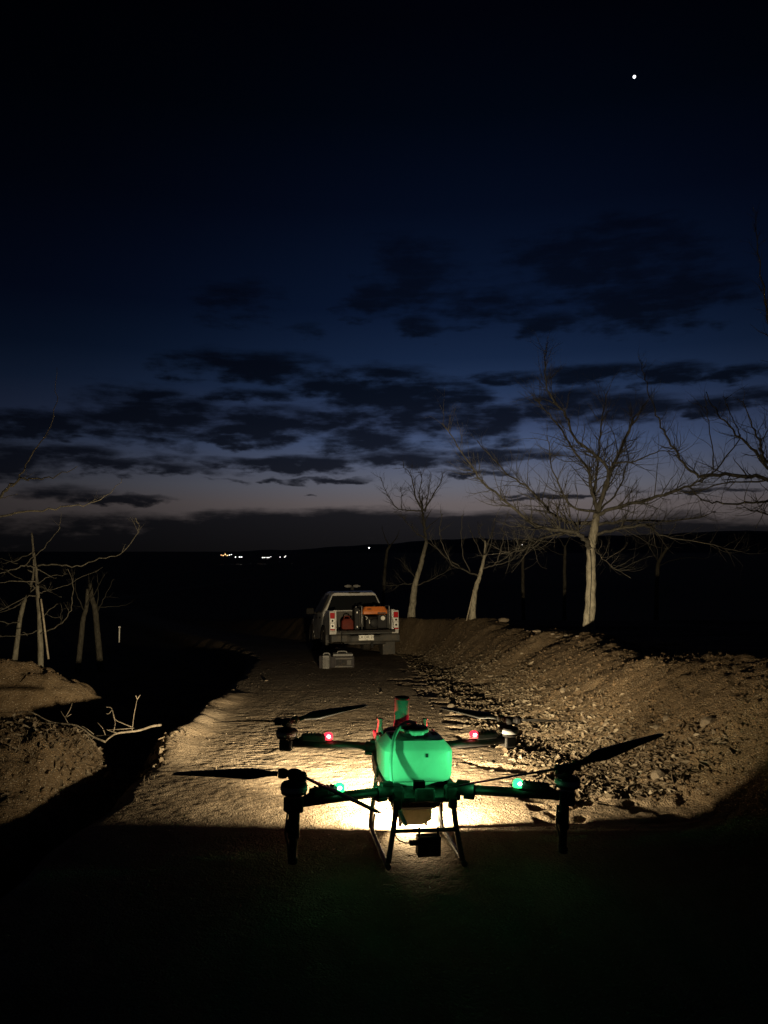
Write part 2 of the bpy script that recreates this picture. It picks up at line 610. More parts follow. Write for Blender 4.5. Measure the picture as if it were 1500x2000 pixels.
def vnoise(x, y):
    xi = np.floor(x).astype(np.int64)
    yi = np.floor(y).astype(np.int64)
    fx = x - xi
    fy = y - yi
    fx = fx * fx * fx * (fx * (fx * 6 - 15) + 10)
    fy = fy * fy * fy * (fy * (fy * 6 - 15) + 10)
    a = _perm[xi & 255, yi & 255]
    b = _perm[(xi + 1) & 255, yi & 255]
    c = _perm[xi & 255, (yi + 1) & 255]
    d = _perm[(xi + 1) & 255, (yi + 1) & 255]
    return (a * (1 - fx) + b * fx) * (1 - fy) + (c * (1 - fx) + d * fx) * fy - 0.5


def fbm(x, y, f, octv, gain=0.5, ox=0.0):
    s = 0
    a = 1.0
    for o in range(octv):
        s = s + a * vnoise(x * f + 17.3 * o + ox, y * f + 9.1 * o - ox)
        a *= gain
        f *= 2.03
    return s


def sstep(t):
    t = np.clip(t, 0, 1)
    return t * t * (3 - 2 * t)


def road_z(Y):
    k = 0.0068
    s = 0.0865
    a = np.clip(Y - 3.75, 0, None)
    near = -s * (np.sqrt(a * a + 0.0625) - 0.25)
    at30 = -s * (np.sqrt(26.25 ** 2 + 0.0625) - 0.25)
    far = at30 - 12.75 * (1 - np.exp(-np.clip(Y - 30, 0, None) * k))
    return np.where(Y < 30, near, far)


FOOT = np.array([(-6, 1.4), (5, 1.38), (7.3, 1.25), (11.5, 1.18), (15, 1.05), (20, 0.75), (24, -0.3), (30, -2.5), (60, -14), (200, -70)]).T
CREST = np.array([(-6, 2.8), (5, 2.78), (8, 2.75), (12, 3.0), (14, 2.85), (17, 2.4), (20, 1.7), (23, 0.65), (30, -1.2), (60, -12), (200, -67)]).T
BANKH = np.array([(-6, 0.62), (3, 0.66), (6, 0.70), (8, 0.72), (12, 0.80), (17, 0.96), (23, 1.03), (40, 0.9), (90, 0.2), (200, 0)]).T
LEFT = np.array([(-6, -1.5), (4.4, -1.52), (6.25, -1.74), (8, -1.9), (11.5, -2.2), (20, -3.2), (30, -6), (60, -18), (200, -74)]).T


def H(x, y, detail=True, want_loose=False):
    x = np.asarray(x, float)
    y = np.asarray(y, float)
    z = road_z(y)
    wob = 0.22 * fbm(x * 0.3, y, 0.55, 3)
    xf = np.interp(y, *FOOT) + wob
    xc = np.interp(y, *CREST) + 0.25 * fbm(x * 0.2, y, 0.7, 3, ox=5.0)
    hb = np.interp(y, *BANKH) * (1 + 0.22 * fbm(x * 0.15, y, 0.5, 3, ox=8.0))
    t = (x - xf) / np.maximum(xc - xf, 0.4)
    bank = sstep(t) ** 1.15 * hb
    over = np.clip((x - xc) / 0.9, 0, 1)
    bank = bank - 0.16 * sstep(over) * np.clip(hb / 0.7, 0, 1)
    z = z + bank
    # left: shallow ditch, lower field, two heaps of earth
    xl = np.interp(y, *LEFT) + 0.16 * fbm(x * 0.2, y, 0.9, 3, ox=3.0)
    drop = sstep((xl - x) / 0.55)
    fade = 1 - sstep((y - 40) / 60)
    z = z - 0.46 * drop * fade
    z = z - 0.10 * np.exp(-((x - xl + 0.30) / 0.16) ** 2) * (y < 9) * fade
    z = z + 0.085 * np.exp(-((x - xl - 0.02) / 0.17) ** 2) * sstep((y - 5.5) / 0.9) * (1 - sstep((y - 8.5) / 3)) * (0.75 + 0.9 * fbm(x, y, 1.5, 3, ox=15.0))  # low berm added along the left edge to shade the rear heap
    ra = ((x + 2.9) / 1.5) ** 2 + ((y - 5.2) / 1.55) ** 2
    z = z + 0.80 * np.exp(-ra) * sstep((xl - 0.16 - x) / 0.5) * (1 + 0.25 * fbm(x, y, 1.3, 4, ox=2.0))
    rb = ((x + 4.75) / 1.45) ** 2 + ((y - 9.8) / 0.95) ** 2
    z = z + 0.86 * np.exp(-rb ** 1.2) * (1 + 0.42 * fbm(x, y, 1.5, 5, 0.55, ox=1.0))
    # far field lies lower and rolls
    dist = np.hypot(x, y)
    z = z + np.clip((dist - 40) / 200, 0, 1) * 3.0 * fbm(x, y, 0.006, 3)
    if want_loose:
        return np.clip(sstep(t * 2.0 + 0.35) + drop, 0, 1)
    if detail:
        loose = np.clip(t * 2.2, 0, 1) * np.clip(2.2 - t, 0, 1) + drop
        loose = np.clip(loose, 0, 1)
        damp = 1.0 / (1.0 + (np.clip(y - 5.0, 0, None) / 3.5) ** 2)
        amp = 0.006 * damp + 0.05 * loose
        pad = 1 - 0.75 * np.exp(-(((x - 0.14) / 0.9) ** 2 + ((y - 3.7) / 0.75) ** 2))
        z = z + amp * pad * fbm(x, y, 1.6, 3, ox=4.0)
        z = z + (0.005 * damp + 0.03 * loose) * pad * fbm(x, y, 6.5, 3, 0.6, ox=6.0)
        z = z + 0.030 * loose * np.abs(fbm(x, y, 3.6, 4, 0.6, ox=22.0)) + 0.012 * loose * fbm(x, y, 14.0, 3, 0.6, ox=23.0)
        # wheel tracks drawn along the road, seen as long low ridges
        tr = np.sin((x + 0.10 * (y - 4) + 0.3 * fbm(x, y, 0.5, 2)) * 7.0)
        z = z + 0.003 * damp * tr * (1 - loose) * pad * sstep((y - 4.6) / 2.0) * (1 - sstep((y - 30) / 10))
        z = z + 0.004 * damp * np.maximum(0, fbm(x * 0.6, y * 2.2, 1.7, 4, 0.55, ox=9.0)) * pad * sstep((y - 5.5) / 2.5)
        for xt in (-0.92, 0.72):
            cx = xt - 0.035 * (y - 4.0) + 0.10 * fbm(y * 0.0, y, 0.35, 2, ox=xt)
            m = np.exp(-((x - cx) / 0.105) ** 4) * (1 - loose) * sstep((y - 4.3) / 0.5) * (1 - sstep((y - 9) / 4)) * np.clip(0.35 + 2.0 * fbm(x * 0.4, y, 0.9, 2, ox=xt * 3), 0, 1)
            z = z + m * (0.0028 * np.sin((y + 0.5 * np.abs(x - cx)) * 2 * PI / 0.085) - 0.004)
        # broken crust left of centre and at the bank foot
        cr = fbm(x, y, 3.3, 4, 0.6, ox=12.0)
        z = z - 0.025 * sstep((np.abs(t + 0.12) < 0.35) * (cr - 0.06) * 8) * (y > 4)
        z = z + (0.0012 + 0.0035 * damp + 0.004 * loose) * fbm(x, y, 26.0, 3, 0.65, ox=7.0)
    return z


def hz(x, y, detail=True):
    return float(H(np.array([x]), np.array([y]), detail)[0])


def on_ground(px, py, y0=2.5, y1=60.0):
    """where the line of sight through a picture point meets the ground"""
    Ys = np.geomspace(y0, y1, 900)
    d = ray(px, py)
    xs = d.x / d.y * Ys
    zs = CAM_H + d.z / d.y * Ys
    g = H(xs, Ys)
    k = np.argmax(zs < g)
    if zs[k] >= g[k]:
        k = len(Ys) - 1
    return Vector((xs[k], Ys[k], g[k]))


def axis_grid(core0, core1, step, lo, hi, grow):
    core = list(np.arange(core0, core1 + 1e-6, step))
    up = [core[-1]]
    s = step
    while up[-1] < hi:
        s *= grow
        up.append(up[-1] + s)
    dn = [core[0]]
    s = step
    while dn[-1] > lo:
        s *= grow
        dn.append(dn[-1] - s)
    return np.array(dn[:0:-1] + core + up[1:])


def build_ground():
    gx = axis_grid(-3.6, 3.8, 0.0165, -9000, 9000, 1.045)
    ya = [2.9]
    while ya[-1] < 9000:
        y = ya[-1]
        ya.append(y + max(0.0155, 0.0155 * (max(y, 4.2) / 4.2) ** 1.35) * (1 if y < 40 else 1.6))
        if y > 120:
            ya[-1] = y * 1.12
    lo = [2.9]
    s = 0.0165
    while lo[-1] > -200:
        s *= 1.09
        lo.append(lo[-1] - s)
    gy = np.array(lo[:0:-1] + ya)
    XX, YY = np.meshgrid(gx, gy)
    ZZ = H(XX.ravel(), YY.ravel())
    n = XX.size
    co = np.empty((n, 3), np.float32)
    co[:, 0] = XX.ravel()
    co[:, 1] = YY.ravel()
    co[:, 2] = ZZ
    nx, ny = len(gx), len(gy)
    i = np.arange(n).reshape(ny, nx)
    q = np.stack([i[:-1, :-1], i[:-1, 1:], i[1:, 1:], i[1:, :-1]], -1).reshape(-1, 4)
    me = bpy.data.meshes.new('ground')
    me.vertices.add(n)
    me.vertices.foreach_set('co', co.ravel())
    me.loops.add(q.size)
    me.loops.foreach_set('vertex_index', q.ravel().astype(np.int32))
    me.polygons.add(len(q))
    me.polygons.foreach_set('loop_start', np.arange(0, q.size, 4, dtype=np.int32))
    me.polygons.foreach_set('use_smooth', np.ones(len(q), bool))
    me.update()
    me.validate()
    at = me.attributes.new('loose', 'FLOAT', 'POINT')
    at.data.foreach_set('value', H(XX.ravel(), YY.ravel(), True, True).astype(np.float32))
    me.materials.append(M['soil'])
    o = bpy.data.objects.new('ground', me)
    COL.objects.link(o)
    tag(o, 'sandy brown earth track with a bank on its right', None, None, 'structure')
    print('ground verts', n)


build_ground()


def ridge(name, dist, prof, label, depth=900):
    """a long hill with a real front and back slope; prof: (azimuth in picture px, crest height in picture px)"""
    pxs = np.linspace(-1500, 3000, 220)
    pr = np.array(prof).T
    ys = np.interp(pxs, pr[0], pr[1])
    V = []
    prof_d = [(-1.0, 0.0), (-0.55, 0.35), (-0.2, 0.85), (0, 1.0), (0.3, 0.8), (1.0, 0.0)]
    for a, y in zip(pxs, ys):
        az = (a - 750) / F
        y = y + 5.0 * float(fbm(np.array([a]), np.array([dist]), 0.012, 5)[0])
        for d, hfrac in prof_d:
            D = dist + d * depth
            base = -18.0
            top = CAM_H + (1075 - y) / F * dist
            V.append((az * dist * (1 + d * 0.15), D, base + (max(top, base) - base) * hfrac))
    k = len(prof_d)
    Fc = []
    for i in range(len(pxs) - 1):
        for j in range(k - 1):
            Fc.append((i * k + j, (i + 1) * k + j, (i + 1) * k + j + 1, i * k + j + 1))
    o = MB().add(V, Fc, True).build(name, M['hill_scrub'])
    tag(o, label, None, None, 'structure')


ridge('hills', 6000, [(-1500, 1055), (0, 1085), (300, 1087), (430, 1082), (560, 1073), (700, 1064), (850, 1055), (1100, 1050), (1300, 1042), (1500, 1036), (3000, 1010)],
      'dark low hills beyond the valley on the horizon', 1500)

# ------------------------------------------------------------------ bare trees
def rand_unit():
    v = Vector((random.gauss(0, 1), random.gauss(0, 1), random.gauss(0, 1)))
    return v.normalized()


def twig(mb, p, d, length, r, level, sides):
    """a wandering shoot with side shoots"""
    n = 3 if level >= 2 else 5
    pts = [Vector(p)]
    rad = [r]
    d = d.normalized()
    for i in range(n):
        d = (d + rand_unit() * 0.30 + Vector((0, 0, 0.08))).normalized()
        pts.append(pts[-1] + d * (length / n))
        rad.append(r * (1 - 0.72 * (i + 1) / n))
    mb.tube(pts, rad, sides, cap=False)
    # a small bud on the tip
    if level < 3 and length > 0.10:
        m = random.randint(1, 3) if level >= 2 else random.randint(2, 4)
        for k in range(m):
            i = random.randint(1, n)
            q = pts[i - 1].lerp(pts[i], random.random())
            ax = (pts[i] - pts[i - 1]).normalized()
            side = (rand_unit() - ax * 0.0)
            side = (side - ax * side.dot(ax)).normalized()
            nd = ax * random.uniform(0.45, 0.95) + side * random.uniform(0.6, 1.0) + Vector((0, 0, 0.15))
            twig(mb, q, nd, length * random.uniform(0.38, 0.68), rad[i] * 0.75, level + 1, max(3, sides - 1))


def limb_mesh(pts, r0, r1, density, tlen, tr, sides=8, level=1):
    """a traced limb with shoots along it"""
    mb = MB()
    sp = catmull(pts, 5)
    n = len(sp)
    w = 0.014 + r0 * 0.16
    for i in range(1, n):
        sp[i] = sp[i] + rand_unit() * w
    rad = [r0 + (r1 - r0) * (i / (n - 1)) ** 0.8 for i in range(n)]
    mb.tube(sp, rad, sides)
    L = sum((sp[i + 1] - sp[i]).length for i in range(n - 1))
    cnt = int(L * density)
    for k in range(cnt):
        u = random.uniform(0.18, 1.0)
        i = min(n - 2, int(u * (n - 1)))
        q = sp[i].lerp(sp[i + 1], random.random())
        ax = (sp[i + 1] - sp[i]).normalized()
        side = rand_unit()
        side = (side - ax * side.dot(ax)).normalized()
        d = ax * random.uniform(0.5, 1.1) + side * random.uniform(0.6, 1.1) + Vector((0, 0, random.uniform(0, 0.35)))
        twig(mb, q, d, tlen * random.uniform(0.35, 1.1) * (1.15 - 0.4 * u), max(tr, rad[i] * 0.38), level, 4)
    return mb


def make_tree(name, base, trunk, tr, limbs, label, D, group=None, density=3.0, tlen=0.55, rmin=0.0035, stake=None, spread=0.9, trunk_m='bark', limb_m='twig', limb_k=0.68):
    """trunk: list of picture points at depth D; tr: (r at foot, r at top); limbs: list of (points, r0, r1[, depth reach])"""
    g = P(base[0], base[1], D)
    gz = min(hz(g.x, g.y), g.z + 0.05)
    root = empty(name, (g.x, g.y, gz))
    tag(root, label, 'tree', group)
    off = Vector(root.location)
    pts = [P(x, y, D) - off for x, y in trunk]
    pts[0] = Vector((pts[0].x, pts[0].y, -0.12))
    sp = catmull(pts, 6)
    n = len(sp)
    rad = []
    for i in range(n):
        u = i / (n - 1)
        r = tr[0] + (tr[1] - tr[0]) * u
        hgt = sp[i].z
        r *= 1 + 0.30 * math.exp(-max(0, hgt) / 0.14)
        r *= 1 + random.uniform(-0.05, 0.05)
        rad.append(r)
        if i:
            sp[i] = sp[i] + Vector((random.uniform(-1, 1), random.uniform(-1, 1), 0)) * tr[0] * 0.10
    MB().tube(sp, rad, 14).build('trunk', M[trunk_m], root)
    for lb in limbs:
        p2, r0, r1 = lb[:3]
        dy = lb[3] if len(lb) > 3 else random.uniform(-spread, spread)
        m = len(p2)
        pts = []
        for i, (x, y) in enumerate(p2):
            u = i / (m - 1)
            pts.append(P(x, y, D + dy * u ** 1.2) - off)
        mb = limb_mesh(pts, r0 * limb_k, r1 * limb_k, density, tlen, rmin)
        mb.build('limb', M[limb_m], root)
    if stake is not None:
        a, b, r = stake
        MB().tube([P(a[0], a[1], D - 0.15) - off - Vector((0, 0, 0.1)), P(b[0], b[1], D - 0.12) - off], r, 6).build('stake', M['stake_wood'], root)
    return root


make_tree('walnut_tree', (1150, 1237), [(1149, 1237), (1152, 1190), (1155, 1130), (1154, 1085), (1159, 1040), (1166, 1003)], (0.098, 0.060), [
    ([(1152, 1075), (1140, 1052), (1117, 1037), (1057, 1032), (1008, 999), (942, 939), (915, 900), (863, 829)], 0.058, 0.008, -0.7),
    ([(1160, 1020), (1117, 1021), (1074, 999), (1035, 955), (986, 922), (931, 862)], 0.045, 0.007, 0.8),
    ([(1167, 1000), (1117, 988), (1085, 933), (1068, 851)], 0.032, 0.006, -0.9),
    ([(1168, 1000), (1156, 955), (1150, 917), (1117, 873), (1085, 824), (1057, 791), (1035, 769)], 0.042, 0.006, 0.5),
    ([(1170, 995), (1188, 917), (1128, 862), (1106, 813), (1074, 769), (1065, 731), (1064, 682)], 0.040, 0.006, -0.3),
    ([(1165, 1000), (1161, 966), (1169, 895), (1175, 819), (1186, 764)], 0.040, 0.007, 0.9),
    ([(1168, 1000), (1183, 944), (1199, 906), (1227, 846), (1238, 819), (1262, 788)], 0.055, 0.010, 0.2),
    ([(1168, 1005), (1200, 991), (1285, 970), (1347, 948), (1387, 927), (1445, 859)], 0.045, 0.010, -0.6),
    ([(1162, 1026), (1227, 1018), (1336, 1015), (1400, 1000)], 0.034, 0.006, 0.7),
    ([(1158, 1045), (1200, 1036), (1260, 1026), (1298, 1048), (1390, 1064), (1450, 1078)], 0.034, 0.006, -0.9),
    ([(1130, 1040), (1063, 1048), (1030, 1070), (986, 1081)], 0.028, 0.007, -1.1),
    ([(1158, 1066), (1183, 1097), (1232, 1130)], 0.022, 0.006, -0.9),
    ([(1165, 1003), (1205, 960), (1225, 905), (1222, 860)], 0.026, 0.006, 1.3),
    ([(1197, 906), (1240, 900), (1290, 880), (1330, 885)], 0.020, 0.005, -0.5),
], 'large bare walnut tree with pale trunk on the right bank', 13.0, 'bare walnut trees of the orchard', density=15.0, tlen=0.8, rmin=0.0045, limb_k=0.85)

# dark irrigation line up the trunk of the big tree
root = [o for o in bpy.data.objects if o.name == 'walnut_tree'][0]
off = Vector(root.location)
MB().tube(catmull([P(1152, 1236, 12.86) - off, P(1152, 1190, 12.87) - off, P(1155, 1120, 12.87) - off, P(1153, 1075, 12.88) - off], 4), 0.006, 5).build('irrigation_line', M['cable'], root)

make_tree('walnut_tree', (804, 1192), [(803, 1192), (808, 1160), (812, 1136), (825, 1091), (833, 1056)], (0.105, 0.050), [
    ([(833, 1058), (829, 1025), (825, 997), (824, 970)], 0.072, 0.03),
    ([(825, 999), (811, 968), (803, 928), (787, 912)], 0.045, 0.008), ([(827, 997), (819, 968), (824, 933), (818, 915)], 0.035, 0.007),
    ([(829, 997), (845, 968), (861, 941), (864, 923)], 0.040, 0.008), ([(830, 999), (837, 960), (841, 925)], 0.035, 0.007),
    ([(831, 1050), (811, 1040), (787, 1011)], 0.030, 0.008), ([(832, 1058), (861, 1077), (883, 1107)], 0.030, 0.01),
    ([(812, 1128), (792, 1107), (779, 1091)], 0.028, 0.008), ([(812, 1138), (776, 1143), (747, 1143)], 0.028, 0.008),
    ([(812, 1144), (851, 1128), (883, 1109)], 0.034, 0.010), ([(825, 999), (797, 997), (775, 992), (756, 965), (743, 933)], 0.034, 0.008),
    ([(785, 994), (784, 965), (782, 950)], 0.016, 0.006),
], 'leaning bare walnut tree standing just right of the pickup', 22.5, 'bare walnut trees of the orchard', density=12, tlen=0.6, rmin=0.006)

make_tree('walnut_tree', (920, 1199), [(921, 1199), (928, 1155), (937, 1125), (947, 1083), (947, 1056)], (0.070, 0.020), [
    ([(946, 1085), (957, 1051), (965, 1029), (965, 1013)], 0.030, 0.009), ([(947, 1058), (936, 1040), (933, 1019)], 0.024, 0.008),
    ([(937, 1125), (909, 1115), (883, 1101), (864, 1064), (859, 1029), (864, 1005)], 0.034, 0.009),
    ([(916, 1117), (877, 1093), (845, 1061), (837, 1040)], 0.026, 0.008), ([(918, 1117), (904, 1083), (901, 1040), (904, 1003)], 0.026, 0.008),
    ([(941, 1110), (965, 1103), (976, 1083), (984, 1045), (981, 1032), (992, 1008)], 0.034, 0.009),
    ([(965, 1103), (995, 1096), (1011, 1077), (1035, 1066)], 0.026, 0.008), ([(944, 1092), (925, 1050), (918, 1037)], 0.022, 0.008),
    ([(944, 1095), (960, 1060), (962, 1020)], 0.022, 0.007),
], 'small bare tree with upswept limbs and a leaning stake', 18.0, 'bare walnut trees of the orchard', density=3.0, tlen=0.42, rmin=0.005,
    stake=((911, 1204), (926, 1150), 0.016))

make_tree('walnut_tree', (1680, 1330), [(1680, 1330), (1672, 1240), (1660, 1120), (1640, 1010)], (0.12, 0.09), [
    ([(1640, 1010), (1580, 955), (1500, 936), (1445, 927), (1377, 930), (1353, 921), (1325, 890), (1301, 850), (1282, 810), (1267, 761), (1252, 709)], 0.050, 0.006, -0.2),
    ([(1640, 1005), (1560, 950), (1500, 905), (1482, 887), (1439, 850), (1402, 807), (1377, 764)], 0.048, 0.008, 0.6),
    ([(1393, 918), (1387, 844), (1380, 795), (1378, 770)], 0.012, 0.005, 0.1),
    ([(1600, 960), (1500, 912), (1485, 869), (1469, 832), (1451, 783)], 0.040, 0.006, -0.5),
    ([(1445, 855), (1442, 844), (1427, 807), (1414, 773)], 0.016, 0.005, 0.4),
    ([(1640, 1012), (1560, 980), (1500, 979), (1469, 982), (1399, 982), (1365, 973), (1347, 951)], 0.036, 0.006, -0.8),
    ([(1640, 1008), (1570, 950), (1500, 939), (1408, 945), (1347, 967)], 0.036, 0.006, 0.9),
    ([(1640, 1000), (1560, 800), (1505, 640), (1490, 560), (1475, 440)], 0.040, 0.006, -0.4),
    ([(1640, 1005), (1570, 880), (1520, 830), (1500, 770)], 0.030, 0.006, 0.3),
    ([(1482, 870), (1500, 840), (1512, 805)], 0.014, 0.005, 0.2),
    ([(1642, 1030), (1560, 1020), (1480, 1000), (1440, 990)], 0.028, 0.006, -0.4),
], 'bare tree at the right edge with long dark branches reaching in', 9.5, 'bare walnut trees of the orchard', density=9, tlen=0.45, rmin=0.0032, spread=0.6)

make_tree('walnut_tree', (-160, 1380), [(-160, 1380), (-150, 1250), (-140, 1120), (-130, 1030)], (0.10, 0.08), [
    ([(-130, 1035), (-60, 1010), (0, 970), (33, 938), (66, 937), (105, 932), (147, 911)], 0.030, 0.004, -0.3),
    ([(10, 960), (33, 938), (48, 917), (72, 871), (99, 832), (110, 775), (108, 718)], 0.016, 0.003, 0.1),
    ([(-130, 1040), (0, 1010), (70, 998), (129, 991), (168, 986), (210, 967), (240, 935)], 0.020, 0.003, 0.3),
    ([(-60, 1010), (0, 975), (32, 966)], 0.010, 0.003, -0.1),
    ([(-130, 1030), (-60, 940), (-30, 860)], 0.03, 0.005, 0.2),
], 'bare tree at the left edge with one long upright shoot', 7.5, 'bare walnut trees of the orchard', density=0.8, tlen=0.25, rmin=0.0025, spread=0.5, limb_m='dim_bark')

make_tree('walnut_tree', (85, 1276), [(84, 1276), (78, 1215), (73, 1153), (70, 1110), (62, 1040)], (0.052, 0.007), [
    ([(72, 1105), (102, 1102), (150, 1106), (186, 1093), (234, 1082), (270, 1039), (265, 1013)], 0.022, 0.005, -0.9),
    ([(70, 1108), (51, 1102), (87, 1069), (118, 1031)], 0.018, 0.005, -0.5), ([(72, 1141), (98, 1155), (120, 1166)], 0.014, 0.004, -0.8),
    ([(75, 1240), (114, 1222), (138, 1192), (142, 1150), (133, 1111)], 0.020, 0.005, -1.0),
    ([(73, 1163), (45, 1168), (0, 1192)], 0.020, 0.005, -0.7), ([(72, 1112), (99, 1124), (135, 1122)], 0.014, 0.005, 0.6),
    ([(75, 1159), (90, 1154), (106, 1150), (140, 1138), (200, 1108)], 0.014, 0.004, 0.9), ([(76, 1210), (110, 1180), (120, 1183), (117, 1210)], 0.014, 0.004, -0.8),
    ([(70, 1136), (25, 1136), (-10, 1140)], 0.016, 0.005, -0.4), ([(62, 1080), (20, 1098), (-5, 1097)], 0.014, 0.005, 0.4),
    ([(78, 1232), (40, 1240), (-10, 1246)], 0.013, 0.005, -0.9), ([(73, 1150), (20, 1120), (-10, 1105)], 0.014, 0.004, 0.5),
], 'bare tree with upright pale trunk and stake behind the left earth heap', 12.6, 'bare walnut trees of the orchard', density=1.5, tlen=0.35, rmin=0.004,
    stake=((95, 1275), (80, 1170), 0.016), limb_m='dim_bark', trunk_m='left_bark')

make_tree('walnut_tree', (22, 1277), [(22, 1277), (39, 1210), (54, 1162), (66, 1114), (61, 1042)], (0.050, 0.007), [
    ([(54, 1102), (25, 1112), (0, 1121), (-40, 1128)], 0.022, 0.006), ([(50, 1172), (20, 1190), (-20, 1200)], 0.02, 0.006),
    ([(40, 1215), (20, 1217), (-20, 1208)], 0.018, 0.006), ([(44, 1235), (60, 1243), (68, 1245)], 0.014, 0.006), ([(64, 1118), (20, 1095), (-20, 1090)], 0.018, 0.006),
    ([(56, 1160), (90, 1130), (110, 1128)], 0.016, 0.005),
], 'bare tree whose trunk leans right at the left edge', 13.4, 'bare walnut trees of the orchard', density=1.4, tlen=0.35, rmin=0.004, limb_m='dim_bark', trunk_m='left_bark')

FAR = [((198, 1249), [(198, 1249), (187, 1200), (180, 1170), (176, 1140)], 21.0, 0.085, [([(186, 1196), (176, 1160), (172, 1120)], .03, .008), ([(188, 1200), (205, 1165), (222, 1130)], .03, .008),
         ([(187, 1200), (192, 1150), (190, 1120)], .03, .008), ([(190, 1185), (225, 1185), (250, 1180)], .02, .008)], 'dim bare tree farther back on the left with forked trunk'),
       ((152, 1256), [(152, 1256), (162, 1215), (168, 1190), (172, 1150)], 20.0, 0.07, [([(166, 1195), (150, 1160), (146, 1130)], .03, .008), ([(168, 1185), (190, 1150), (205, 1120)], .03, .008)],
        'dim bare tree leaning right beside the forked one on the left'),
       ((1280, 1148), [(1280, 1148), (1284, 1120), (1288, 1095), (1305, 1068)], 30.0, 0.09, [([(1288, 1095), (1310, 1065), (1325, 1040)], .05, .01), ([(1287, 1098), (1270, 1070), (1255, 1045)], .045, .01),
         ([(1286, 1105), (1330, 1090), (1380, 1092)], .03, .01), ([(1290, 1090), (1295, 1050), (1290, 1020)], .04, .01)], 'faint bare tree in the dark field right of the large one'),
       ((1101, 1138), [(1101, 1138), (1103, 1100), (1104, 1065)], 31.0, 0.08, [([(1104, 1070), (1085, 1040), (1075, 1010)], .04, .01), ([(1104, 1068), (1120, 1035), (1130, 1000)], .04, .01), ([(1103, 1085), (1075, 1075), (1055, 1055)], .03, .01)],
        'faint bare trunk left of the large tree in the field behind'),
       ((1022, 1137), [(1022, 1137), (1021, 1110), (1023, 1085)], 32.0, 0.08, [([(1023, 1090), (1010, 1060), (1000, 1030)], .04, .01), ([(1023, 1088), (1040, 1055), (1045, 1030)], .04, .01)],
        'faint bare trunk between the staked tree and the large tree'),
       ((746, 1116), [(746, 1116), (754, 1090), (762, 1065)], 38.0, 0.09, [([(761, 1068), (752, 1050), (745, 1030)], .05, .012), ([(761, 1067), (775, 1050), (780, 1035)], .05, .012)],
        'faint small bare tree far behind the pickup roof')]
for base, tk, D, r, lb, lab in FAR:
    make_tree('walnut_tree', base, tk, (r, r * 0.6), lb, lab, D, 'bare walnut trees of the orchard', density=1.6, tlen=0.5, rmin=0.008, trunk_m='dim_bark')

